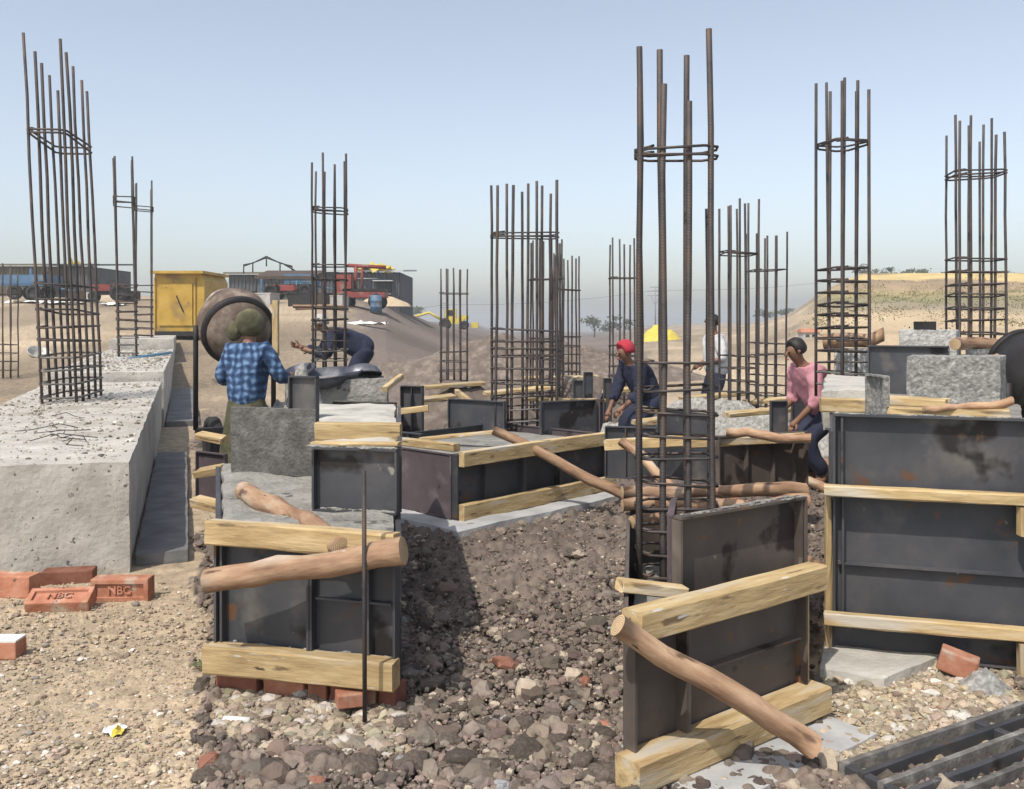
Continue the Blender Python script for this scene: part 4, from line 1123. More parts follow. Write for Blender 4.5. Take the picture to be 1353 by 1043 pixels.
# ------------------------------------------------------------------ yellow compressor
def wheel(parent, c, R_, w, axis, m_t=m_rubber, m_r=m_dark, name='wheel'):
    ax = Vector(axis).normalized()
    z = ax; x = Vector((0, 0, 1)).cross(z)
    x = x.normalized() if x.length > .1 else Vector((1, 0, 0)); y = z.cross(x)
    M = Matrix((x, y, z)).transposed().to_4x4(); M.translation = Vector(c)
    t = lathe('tyre', [(R_ * .62, -w/2), (R_ * .93, -w/2), (R_, -w/3), (R_, w/3), (R_ * .93, w/2), (R_ * .62, w/2), (R_ * .62, -w/2)], M, m_t, parent, 22)
    lathe('rim', [(0, -w*.2), (R_ * .2, -w*.3), (R_ * .58, -w*.15), (R_ * .63, -w*.4), (R_ * .63, w*.4), (R_ * .58, w*.15), (R_ * .2, w*.3), (0, w*.2)], M, m_r, t, 18)
    return t
Yc = 31.5; s = Yc / F
x0, x1 = X_(203, Yc), X_(270, Yc); zt = P(0, 361, Yc).z; g0 = gz((x0 + x1) / 2, Yc)
R = root('compressor', ((x0 + x1) / 2, Yc + 1, g0), 'yellow towed compressor standing behind the farthest footing', 'compressor')
zb = P(0, 438, Yc).z
wd = x1 - x0
# housing: chamfered body
V = []
for yy in (Yc, Yc + 2.6):
    V += [(x0, yy, zb), (x1, yy, zb), (x1, yy, zt - .25), (x1 - .12, yy, zt), (x0 + .06, yy, zt), (x0, yy, zt - .25)]
Fc = [(0, 1, 2, 3, 4, 5), (11, 10, 9, 8, 7, 6)] + [((k + 1) % 6, k, k + 6, (k + 1) % 6 + 6) for k in range(6)]
body = mk('housing', V, Fc, m_yellow, R)
cbox('roof_panel', ((x0 + x1) / 2, Yc + 1.2, zt + .02), (wd + .06, 2.9, .09), m_yellow, R)
dp = cbox('door', (x0 + wd * .44, Yc - .02, (zb + zt) / 2 - .08), (wd * .66, .05, (zt - zb) * .72), m_yellow, R)
tube('handle', [(x0 + wd * .46, Yc - .07, zt - .75), (x0 + wd * .52, Yc - .07, zt - 1.0), (x0 + wd * .60, Yc - .07, zt - 1.3)], .02, m_dark, dp, 6)
for (cxx, ww) in ((x0 + .05, .05), (x0 + wd * .82, .05)):
    cbox('frame_post', (cxx, Yc - .03, (zb + zt) / 2 - .05), (ww, .05, (zt - zb) * .86), m_yellow, R)
cbox('chassis', ((x0 + x1) / 2, Yc + 1.1, zb - .08), (wd * .92, 2.4, .16), m_dark, R)
wheel(R, (x0 + wd * .70, Yc + .35, g0 + .42), .42, .22, (.25, -1, 0))
wheel(R, (x0 + wd * .70, Yc + 1.9, g0 + .42), .42, .22, (.25, -1, 0))
# fender
pts = [(x0 + wd * .70 + .58 * math.cos(a), Yc + .25, g0 + .44 + .58 * math.sin(a)) for a in [math.pi * k / 10 for k in range(11)]]
tube('fender', pts, .04, m_pole, R, 6)

# ------------------------------------------------------------------ concrete mixers
def mixer(label, c, R_, ax, mdrum, gnd, tilt):
    """pear-shaped drum with gear ring on a wheeled frame"""
    R = root('concrete_mixer', (c[0], c[1], gnd), label, 'mixer')
    z = Vector(ax).normalized(); x = Vector((0, 0, 1)).cross(z).normalized(); y = z.cross(x)
    M = Matrix((x, y, z)).transposed().to_4x4(); M.translation = Vector(c)
    d = lathe('drum', [(0, -R_ * .85), (R_ * .5, -R_ * .85), (R_ * .8, -R_ * .6), (R_, -R_ * .2), (R_, R_ * .2), (R_ * .85, R_ * .6), (R_ * .6, R_ * 1.1), (R_ * .56, R_ * 1.1), (R_ * .8, R_ * .6), (R_ * .9, 0)], M, mdrum, R, 36)
    lathe('gear_ring', [(R_ * .84, -R_ * .48), (R_ * .99, -R_ * .48), (R_ * .99, -R_ * .34), (R_ * .84, -R_ * .34)], M, m_dark, d, 36)
    lathe('mouth_ring', [(R_ * .58, R_ * 1.06), (R_ * .66, R_ * 1.06), (R_ * .66, R_ * 1.16), (R_ * .58, R_ * 1.16), (R_ * .58, R_ * 1.06)], M, mdrum, d, 36)
    cc = Vector(c)
    h = Vector((x.x, x.y, 0)).normalized()
    for sgn in (-1, 1):
        b0 = cc + h * sgn * R_ * 1.05
        tube('yoke', [b0, b0 + Vector((0, 0, -.15)), Vector((b0.x, b0.y, gnd + .42))], .026, m_dark, R, 8)
    beam('axle_beam', Vector((cc.x, cc.y, gnd + .40)) - h * R_ * 1.05, Vector((cc.x, cc.y, gnd + .40)) + h * R_ * 1.05, .09, .08, m_dark, R)
    for sgn in (-1, 1):
        wheel(R, Vector((cc.x, cc.y, gnd + .26)) + h * sgn * R_ * .85 - Vector((0, -.3, 0)), .26, .12, h)
    if mdrum is m_drum: beam('control_post', P(364, 470, c[1] - .3), P(364, 397, c[1] - .3), .06, .06, m_timber, R)
    q = Vector((z.x, z.y, 0)).normalized()
    tube('stand_leg', [Vector((cc.x, cc.y, gnd + .4)), Vector((cc.x, cc.y, gnd + .3)) + q * R_ * 1.4, Vector((cc.x, cc.y, gnd)) + q * R_ * 1.5], .03, m_dark, R, 8)
    return R
mixer('rusty concrete mixer drum behind the woman in the blue shirt', P(311, 430, 9.6), .37, (-.42, .75, .35), m_drum, 0, 0)
mixer('dark concrete mixer cut by the right edge of the picture', P(1388, 505, 5.9), .30, (-.2, .8, .4), m_dark, 0, 0)

# ------------------------------------------------------------------ sheds and machines in the distance
def corrug(name, A, B, z0, z1, m, parent, pitch=.25, amp=.035):
    A = Vector((A[0], A[1], 0)); B = Vector((B[0], B[1], 0)); d = B - A; L = d.length; d.normalize(); n = Vector((d.y, -d.x, 0))
    k = int(L / (pitch / 4)); V = []; Fc = []
    for i in range(k + 1):
        o_ = amp * (1 if (i // 2) % 2 == 0 else -1)
        p = A + d * (L * i / k) + n * o_
        V += [(p.x, p.y, z0), (p.x, p.y, z1)]
    for i in range(k): Fc.append((2*i, 2*i+2, 2*i+3, 2*i+1))
    return mk(name, V, Fc, m, parent)
def shed(label, xa, xb, Y, z0, z1, mw, mr, depth=8, win=(), posts=(), mpost=None):
    R = root('metal_shed', ((xa + xb) / 2, Y, z0), label, 'shed', 'sheet metal sheds')
    z0 = z0 - 1.2
    corrug('wall', (xa, Y), (xb, Y), z0, z1, mw, R); corrug('wall', (xb, Y), (xb, Y + depth), z0, z1, mw, R)
    corrug('wall', (xa, Y + depth), (xa, Y), z0, z1, mw, R); corrug('wall', (xb, Y + depth), (xa, Y + depth), z0, z1, mw, R)
    V = [(xa - .3, Y - .4, z1 + .02), (xb + .3, Y - .4, z1 + .02), (xb + .3, Y + depth + .4, z1 + .5), (xa - .3, Y + depth + .4, z1 + .5)]
    V += [(v[0], v[1], v[2] + .12) for v in V]
    mk('roof', V, [(3, 2, 1, 0), (4, 5, 6, 7), (0, 1, 5, 4), (1, 2, 6, 5), (2, 3, 7, 6), (3, 0, 4, 7)], mr, R)
    for (a, b_, c, d) in win:
        w = cbox('window', ((a + b_) / 2, Y - .06, (c + d) / 2), (b_ - a, .08, d - c), m_glass, R)
        cbox('awning', ((a + b_) / 2, Y - .35, d + .12), (b_ - a + .4, .7, .06), m_roofpale, w)
        cbox('frame', ((a + b_) / 2, Y - .12, c - .03), (b_ - a + .1, .06, .08), m_roofpale, w)
    for a in posts:
        cbox('post', (a, Y - .9, (z0 + z1) / 2 - .1), (.14, .14, z1 - z0 - .2), mpost, R)
    return R
Ys = 63.0; zg = 3.05
def zz(py, Y): return H - (py - HY) * Y / F
shed('olive sheet shed at the far left behind the blue trailer', X_(-40, Ys), X_(62, Ys), Ys, zg, zz(352, Ys), m_shedolive, m_shedolive, 7, (), (X_(24, Ys), X_(50, Ys)), m_blue)
shed('dark grey shed seen through the bars of the nearest cage', X_(66, Ys + 2), X_(118, Ys + 2), Ys + 2, zg, zz(350, Ys), m_shed, m_shed, 7)
shed('long dark grey shed with a pale roof edge behind the second cage', X_(418, Ys), X_(528, Ys), Ys, zg, zz(360, Ys), m_shed, m_roofpale, 8, ((X_(498, Ys), X_(516, Ys), zz(388, Ys), zz(374, Ys)),))
shed('low grey shed with brown eaves behind the mixer', X_(303, Ys + 1), X_(412, Ys + 1), Ys + 1, zg, zz(362, Ys), m_shed, m_shedolive, 8, (), (X_(345, Ys), X_(388, Ys), X_(404, Ys)), m_blue)
# house-shaped steel frame on the roof
Rt = root('roof_frame', (X_(350, 61), 61, zz(360, 61)), 'house-shaped dark steel frame rising above the grey shed', 'frame')
def fp(a, b_): return P(a, b_, 61)
for seg in [((322, 362), (322, 350), (334, 348), (352, 339), (370, 348), (386, 352), (386, 362)), ((322, 352), (352, 341), (386, 353)), ((334, 348), (334, 360)), ((352, 340), (352, 352)), ((370, 348), (370, 360)), ((376, 350), (390, 358))]:
    tube('frame_member', [fp(*q) for q in seg], .045, m_dark, Rt, 5)
for (a, b_, c) in ((440, 357, 4), (352, 357, 3)):
    pass
crumple('tarp', Vector((X_(489, 60.5), 63.5, zz(359, 61))), 2.2, 2.5, 1.0, m_yellow2, 'bright yellow tarpaulin bundle on the long grey shed roof', 'tarpaulin', 8)
crumple('tarp', Vector((X_(58, 62), 66.5, zz(352, 62))), 1.6, 2.5, .9, m_yellow2, 'bright yellow tarpaulin on the roof at the far left', 'tarpaulin', 9)

def tractor(label, x, y, z, d, m, sc=1.0):
    R = root('tractor', (x, y, z), label, 'tractor', 'farm tractors')
    d = Vector((d[0], d[1], 0)).normalized(); e = Vector((d.y, -d.x, 0)); o = Vector((x, y, z)); up = Vector((0, 0, 1))
    def bxx(n, c, l, w, h, m_, par=None):
        c = o + (d * c[0] + e * c[1] + up * c[2]) * sc
        return obox(n, c - d * l/2*sc - e * w/2*sc - up * h/2*sc, d * l*sc, e * w*sc, up * h*sc, m_, par or R)
    bxx('hood', (.75, 0, 1.15), 1.5, .62, .55, m); bxx('chassis', (.3, 0, .75), 2.6, .45, .35, m_dark)
    for s_ in (-1, 1):
        bxx('mudguard', (-.75, s_ * .62, 1.42), 1.1, .3, .08, m)
        wheel(R, o + (d * -.75 + e * s_ * .68 + up * .75) * sc, .75 * sc, .36 * sc, e)
        wheel(R, o + (d * 1.25 + e * s_ * .55 + up * .42) * sc, .42 * sc, .22 * sc, e)
    bxx('seat', (-.75, 0, 1.45), .45, .45, .4, m_dark)
    tube('exhaust', [o + (d * .9 + up * 1.4) * sc, o + (d * .9 + up * 2.2) * sc], .04 * sc, m_dark, R, 6)
    tube('steering_wheel', [o + (d * (-.15) + up * 1.72) * sc + (d * math.cos(a) * .2 + e * math.sin(a) * .2) * sc for a in [k * math.pi / 5 for k in range(10)]], .025 * sc, m_dark, R, 5, True)
    return R
p = ghit(146, 402); tractor('red tractor parked left of the second footing cage', X_(146, 52), 52, gz(X_(146, 52), 52), (-1, -.25), m_red, .66)
tractor('red and blue tractor parked behind the woman', X_(372, 54), 54, gz(X_(372, 54), 54), (1, -.3), m_red, .6)
def trailer(label, xa, xb, Y, m):
    z = gz((xa + xb) / 2, Y); R = root('trailer', ((xa + xb) / 2, Y, z), label, 'trailer', 'farm trailers')
    L = xb - xa
    cbox('bed', ((xa + xb) / 2, Y, z + .85), (L, 1.8, .12), m, R)
    for yy in (Y - .9, Y + .9): cbox('side_board', ((xa + xb) / 2, yy, z + 1.15), (L, .05, .5), m, R)
    for xx in (xa, xb): cbox('end_board', (xx, Y, z + 1.15), (.05, 1.75, .5), m, R)
    for xx in (xa + L * .3, xa + L * .7):
        for yy in (Y - .85, Y + .85): wheel(R, (xx, yy, z + .42), .42, .22, (0, 1, 0))
    tube('drawbar', [(xb, Y, z + .7), (xb + 1.2, Y, z + .5)], .06, m, R, 6)
    return R
trailer('blue farm trailer in front of the olive shed', X_(12, 54), X_(72, 54), 54, m_blue)
trailer('blue trailer between the sheds behind the mixer', X_(380, 58), X_(418, 58), 58, m_blue)
# red rig with mast and blue barrel
Yr = 50.0; xr = X_(478, Yr); zr = gz(xr, Yr)
R = root('drilling_rig', (xr, Yr, zr), 'red rig with an upright mast parked in front of the grey shed', 'rig')
cbox('chassis', (xr, Yr, zr + .75), (2.6, 1.5, .3), m_red, R); cbox('deck', (xr + .2, Yr, zr + 1.0), (2.2, 1.4, .12), m_dark, R)
cbox('cab', (xr - .85, Yr, zr + 1.35), (.8, 1.4, .9), m_red, R)
tube('mast', [(xr - .3, Yr - .2, zr + 1), (xr - .28, Yr - .2, zr + 2.3)], .10, m_red, R, 8); tube('mast', [(xr + .05, Yr - .2, zr + 1), (xr + .05, Yr - .2, zr + 2.3)], .07, m_red, R, 8)
tube('boom', [(xr - .7, Yr - .2, zr + 2.3), (xr + 1.3, Yr - .2, zr + 2.2)], .10, m_red, R, 8); tube('brace', [(xr - .3, Yr - .2, zr + 1.6), (xr + .9, Yr - .2, zr + 1.6)], .04, m_pole, R, 6)
for xx in (xr - .85, xr + .85):
    for yy in (Yr - .75, Yr + .75): wheel(R, (xx, yy, zr + .4), .4, .25, (0, 1, 0))
lathe('barrel', [(0, 0), (.3, 0), (.3, .3), (.315, .32), (.3, .34), (.3, .6), (.315, .62), (.3, .64), (.3, .92), (0, .92)], Matrix.Translation((X_(497, 49), 49, gz(X_(497, 49), 49))), m_blue, None, 20)
tag(bpy.context.scene.objects['barrel'], 'blue barrel standing at the right end of the red rig', 'barrel')
# lean-to and clutter in front of the sheds
Yl = 57.0
R = root('lean_to', (X_(372, Yl), Yl, 3.0), 'brown lean-to roof on thin posts in front of the low grey shed', 'shelter')
obox('roof', P(336, 369, Yl), Vector((X_(416, Yl) - X_(336, Yl), 0, 0)), Vector((0, 3, .5)), Vector((0, 0, .18)), m_browncloth, R)
for a_ in (338, 358, 392, 414): tube('post', [P(a_, 369, Yl + .1), P(a_, 400, Yl + .1)], .06, m_blue if a_ == 392 else m_dark, R, 6)
cl = [(318, 404, .9, m_dark, 'dark crate beside the lean-to'), (332, 402, .7, m_browncloth, 'brown crate under the left end of the lean-to'), (352, 404, .8, m_greycloth, 'pale crate under the lean-to'), (400, 406, .9, m_dark, 'dark crate right of the parked tractor'),
      (425, 404, .8, m_browncloth, 'brown crate behind the second cage'), (446, 405, .7, m_greycloth, 'pale crate left of the red rig'), (120, 398, .6, m_greycloth, 'pale crate left of the red tractor'), (100, 398, .7, m_browncloth, 'brown crate behind the nearest cage'), (172, 398, .7, m_dark, 'dark crate right of the red tractor')]
for a_, b_, w_, mm, lb in cl:
    p = ghit(a_, b_); Rc = root('crate', p, lb, 'crate', 'crates by the sheds'); rz = random.uniform(-.6, .6)
    cbox('box', p + Vector((0, 0, w_ * .36)), (w_ * 1.3, w_, w_ * .72), mm, Rc, rz); cbox('lid', p + Vector((0, 0, w_ * .75)), (w_ * 1.36, w_ * 1.06, w_ * .08), mm, Rc, rz + .03)
for k, (a_, b_, lb) in enumerate([(300, 408, 'stack of scaffold poles left of the lean-to'), (430, 410, 'scaffold poles lying behind the second cage')]):
    p = ghit(a_, b_); Rc = root('pole_stack', p, lb, 'poles')
    for q in range(7):
        tube('pole', [p + Vector((-1.2 + random.uniform(-.3, .3), random.uniform(-.3, .3), .06 + .07 * (q // 3))), p + Vector((1.2 + random.uniform(-.3, .3), random.uniform(-.3, .3), .06 + .07 * (q // 3)))], .05, [m_log, m_pole, m_dark][q % 3], Rc, 6)
# white sacks / sheets on the tan ground
for (a, b_, w_, sd, lb) in [(45, 401, 2.2, 3, 'white plastic sheeting strewn before the blue trailer'), (84, 402, 1.8, 5, 'white sheeting behind the bars of the nearest cage'), (150, 404, 1.2, 7, 'white scrap sheet below the red tractor'), (482, 430, 1.7, 9, 'white plastic sheet on the tan ground right of the bending worker')]:
    p = ghit(a, b_); crumple('plastic_sheet', p, w_, w_ * .8, .22, m_white, lb, 'sheet', sd, 12)
p = ghit(505, 404); mound('sand_heap', p, 1.8, 1.2, .8, mat('sand', [(.42, .32, .2), (.52, .42, .29)], scale=3, rough=.95, bump=.5), 'low sand heap below the shed window', 'sand heap', 4)

# yellow backhoe far in the middle
Yb = 105.0; xb = X_(598, Yb); zb = gz(xb, Yb)
R = root('backhoe', (xb, Yb, zb), 'yellow backhoe loader working beyond the distant cage', 'backhoe')
cbox('body', (xb, Yb, zb + .95), (2.6, 1.4, .6), m_yellow2, R); c = cbox('cab', (xb - .2, Yb, zb + 1.75), (1.2, 1.3, 1.0), m_yellow2, R)
cbox('window', (xb - .2, Yb - .67, zb + 1.85), (.9, .04, .6), m_glass, c); cbox('hood', (xb + 1.2, Yb, zb + 1.35), (1.1, 1.1, .5), m_yellow2, R)
for xx, rr in ((xb - .8, .65), (xb + 1.3, .5)):
    for yy in (Yb - .7, Yb + .7): wheel(R, (xx, yy, zb + rr), rr, .35, (0, 1, 0))
tube('boom', [(xb - 1.2, Yb - .1, zb + 1.1), (xb - 2.6, Yb - .1, zb + 1.9), (xb - 4.6, Yb - .1, zb + 1.3)], .16, m_yellow2, R, 6)
cbox('bucket', (xb - 4.7, Yb - .1, zb + .95), (.6, .7, .6), m_dark, R); cbox('loader_bucket', (xb + 2.5, Yb, zb + .5), (.7, 1.9, .6), m_yellow2, R)
# yellow tarp heap behind the thick bars
p = G(872, 80)
mound('tarp_heap', p, 1.9, 1.6, 1.5, m_yellow2, 'yellow tarpaulin-covered heap seen between the thick bars', 'tarpaulin', 7, 22, .35)
# power poles
def pylon(label, px, top, Y, w):
    x = X_(px, Y); z = gz(x, Y); zt = H + (HY - top) * Y / F
    R = root('power_pole', (x, Y, z), label, 'power pole', 'power poles')
    tube('pole', [(x, Y, z - .3), (x, Y, zt)], [w * 1.3, w * .8], m_pole, R, 6)
    h = zt - z
    for t, l in ((.97, .12), (.88, .18), (.78, .18)):
        tube('cross_arm', [(x - h * l, Y, z + h * t), (x + h * l, Y, z + h * t)], w * .6, m_pole, R, 5)
    tube('strut', [(x - h * .10, Y, z + h * .78), (x, Y, z + h * .55), (x + h * .10, Y, z + h * .78)], w * .6, m_pole, R, 5)
    return (x, Y, z, h)
a = pylon('power pole seen through the distant cage in the middle', 588, 400, 240, .16)
b_ = pylon('power pole seen between the thick near bars', 866, 378, 230, .16)
pylon('faint power pole on the skyline right of the shorter cage', 1054, 417, 320, .16)
for k, (t, o_) in enumerate(((.9, -1), (.9, 1))):
    pts = []
    for i in range(-4, 9):
        f = i / 4
        xx = a[0] + (b_[0] - a[0]) * f; yy = a[1] + (b_[1] - a[1]) * f
        zz_ = (a[2] + a[3] * t) + ((b_[2] + b_[3] * t) - (a[2] + a[3] * t)) * f - 1.2 * math.sin(math.pi * (f % 1)) 
        pts.append((xx, yy + o_ * 1.2, zz_))
    tag(tube('power_line', pts, .028, m_pole, None, 4), ['nearer power line sagging between the power poles', 'farther power line sagging between the power poles'][k], 'power line')

# ------------------------------------------------------------------ trees and scrub
def tree(label, px, Y, h, w, seed, group='trees on the skyline'):
    rnd = np.random.RandomState(seed)
    x = X_(px, Y); z = gz(x, Y)
    R = root('tree', (x, Y, z), label, 'tree', group)
    V, Fc = sweep([(x, Y, z - .3), (x + w * .04, Y, z + h * .35), (x, Y, z + h * .7)], [h * .04, h * .028, h * .012], 6)
    for k in range(3):
        a = k * 2.1 + seed
        v2, f2 = sweep([(x, Y, z + h * .3), (x + math.cos(a) * w * .3, Y + math.sin(a) * w * .3, z + h * .65)], [h * .018, h * .006], 5)
        Fc += [tuple(i + len(V) for i in f) for f in f2]; V += v2
    mk('trunk', V, Fc, m_bark, R)
    n = 420
    cl = [(rnd.normal(0, .28, 3)) for _ in range(9)]
    V = []; Fc = []
    for i in range(n):
        c = cl[rnd.randint(9)] + rnd.normal(0, .13, 3)
        p = np.array((x + c[0] * w, Y + c[1] * w, z + h * (.64 + c[2] * .55)))
        s_ = w * .05 * (.6 + rnd.rand()); u = rnd.normal(0, 1, 3); u /= np.linalg.norm(u); v = np.cross(u, rnd.normal(0, 1, 3)); v /= np.linalg.norm(v)
        k = len(V); V += [tuple(p - u * s_), tuple(p + v * s_ * .6), tuple(p + u * s_), tuple(p - v * s_ * .6)]; Fc.append((k, k + 1, k + 2, k + 3))
    mk('crown', V, Fc, m_leaf, R)
tl = [(785, 190, 4.2, 4.5, 'leafless-looking tree on the skyline right of the middle cages'), (808, 200, 3.8, 5, 'tree on the skyline just left of the thick near bars'), (128, 70, 2.2, 2.6, 'small tree on the skyline left of the red tractor'),
      (1140, 175, 2.6, 3.0, 'skyline tree just right of the tall right-hand cage'), (1153, 178, 2.2, 3.2, 'low round skyline tree next to the tall right-hand cage'), (1181, 180, 2.3, 3.6, 'skyline tree left of the middle of the field'), (1198, 185, 2.0, 3.4, 'small skyline tree at the middle of the field'),
      (1214, 180, 2.5, 3.8, 'widest skyline tree above the golden field'), (1236, 186, 1.9, 3.0, 'low skyline tree left of the far right cage'), (1248, 182, 1.7, 2.8, 'smallest skyline tree beside the far right cage'), (1326, 180, 1.9, 3.0, 'skyline tree right of the far right cage'),
      (1012, 260, 3.4, 5, 'faint tree on the skyline behind the pair of cages'), (1032, 270, 3.0, 5, 'faint tree on the skyline right of the pair of cages'), (545, 240, 3.4, 5.5, 'faint tree left of the yellow backhoe')]
for i, (a_, Yq, h_, w_, lb) in enumerate(tl):
    tree(lb, a_, Yq, h_, w_, 100 + i)
# scrub on the rise, as one mass
rnd = np.random.RandomState(5); V = []; Fc = []
for i in range(420):
    a_ = rnd.uniform(1075, 1500); Yq = math.exp(rnd.normal(math.log(66), .22)); x = X_(a_, Yq); z = gz(x, Yq)
    for k in range(22):
        c = np.array((x, Yq, z + .10)) + rnd.normal(0, 1, 3) * np.array((.45, .4, .09)); s_ = .035 + .05 * rnd.rand()
        u = rnd.normal(0, 1, 3); u /= np.linalg.norm(u); v = np.cross(u, rnd.normal(0, 1, 3)); v /= np.linalg.norm(v)
        b0 = len(V); V += [tuple(c - u * s_), tuple(c + v * s_ * .6), tuple(c + u * s_), tuple(c - v * s_ * .6)]; Fc.append((b0, b0 + 1, b0 + 2, b0 + 3))
tag(mk('scrub', V, Fc, m_scrub), 'dry greenish scrub covering the rise at the right', 'scrub', None, 'stuff')
# a weed by the rubble
Rw = root('weed', ghit(274, 884), 'small green weed growing between the trodden earth and the formwork', 'weed')
V = []; Fc = []
pw = ghit(274, 884)
for k in range(26):
    a_ = random.uniform(0, 6.28); l = random.uniform(.03, .07); d = Vector((math.cos(a_), math.sin(a_), 0)); e = Vector((-d.y, d.x, 0)) * .004
    b0 = len(V); o0 = pw + d * random.uniform(0, .04)
    V += [o0 - e, o0 + e, o0 + d * l * .5 + Vector((0, 0, l * .5)) + e, o0 + d * l * .5 + Vector((0, 0, l * .5)) - e, o0 + d * l + Vector((0, 0, l * .55))]
    Fc += [(b0, b0 + 1, b0 + 2, b0 + 3), (b0 + 3, b0 + 2, b0 + 4)]
mk('leaves', V, Fc, mat('weed_leaf', [(.06, .10, .03), (.12, .17, .06)], scale=20, rough=.8, bump=0), Rw)
# low building with orange roof beyond the worker in pink
ph = ghit(1072, 447); Yh = ph.y; xh = ph.x; zh = ph.z - .1
hs_ = 26 * Yh / F / 4.6                               # the house is 26 photo pixels across
R = root('house', (xh, Yh, zh), 'small far house with an orange roof beside the tall right-hand cage', 'house')
def hv(a, b_, c): return Vector((xh + a * hs_, Yh + b_ * hs_, zh + c * hs_))
obox('wall', hv(-2, 0, -1), Vector((4 * hs_, 0, 0)), Vector((0, 4 * hs_, 0)), Vector((0, 0, 2.8 * hs_)), m_greycloth, R)
mk('roof', [hv(-2.3, -.3, 1.8), hv(2.3, -.3, 1.8), hv(2.3, 4.3, 1.8), hv(-2.3, 4.3, 1.8), hv(-2.2, 2, 2.7), hv(2.2, 2, 2.7)], [(0, 1, 5, 4), (2, 3, 4, 5), (3, 0, 4), (1, 2, 5), (3, 2, 1, 0)], m_brick, R)
obox('door', hv(.2, -.05, 0), Vector((.7 * hs_, 0, 0)), Vector((0, .03, 0)), Vector((0, 0, 1.3 * hs_)), m_glass, R)
obox('window', hv(-1.3, -.05, .7), Vector((.8 * hs_, 0, 0)), Vector((0, .03, 0)), Vector((0, 0, .6 * hs_)), m_glass, R)

# ------------------------------------------------------------------ people
def skin_mesh(nodes, edges, sub=2):
    """nodes: [(co, radius)], node 0 is the root"""
    bm = bmesh.new(); lay = bm.verts.layers.skin.verify(); vs = []
    for i, (c, r_) in enumerate(nodes):
        v = bm.verts.new(c); rr = r_ if hasattr(r_, '__len__') else (r_, r_)
        v[lay].radius = rr; v[lay].use_root = (i == 0); vs.append(v)
    for a_, b_ in edges: bm.edges.new((vs[a_], vs[b_]))
    me = bpy.data.meshes.new('tmp'); bm.to_mesh(me); bm.free()
    o = bpy.data.objects.new('tmp', me); COL.objects.link(o)
    o.modifiers.new('s', 'SKIN').use_smooth_shade = True
    ss = o.modifiers.new('d', 'SUBSURF'); ss.levels = sub; ss.render_levels = sub
    dg = bpy.context.evaluated_depsgraph_get(); dg.update()
    r_ = bpy.data.meshes.new_from_object(o.evaluated_get(dg))
    bpy.data.objects.remove(o)
    return r_

def ik(a, b_, l1, l2, pole):
    d = b_ - a; L = min(d.length, (l1 + l2) * .999); dn = d.normalized()
    b_ = a + dn * L
    x = (l1 * l1 - l2 * l2 + L * L) / (2 * L); h_ = math.sqrt(max(0, l1 * l1 - x * x))
    pl = (pole - dn * pole.dot(dn)).normalized()
    return a + dn * x + pl * h_, b_

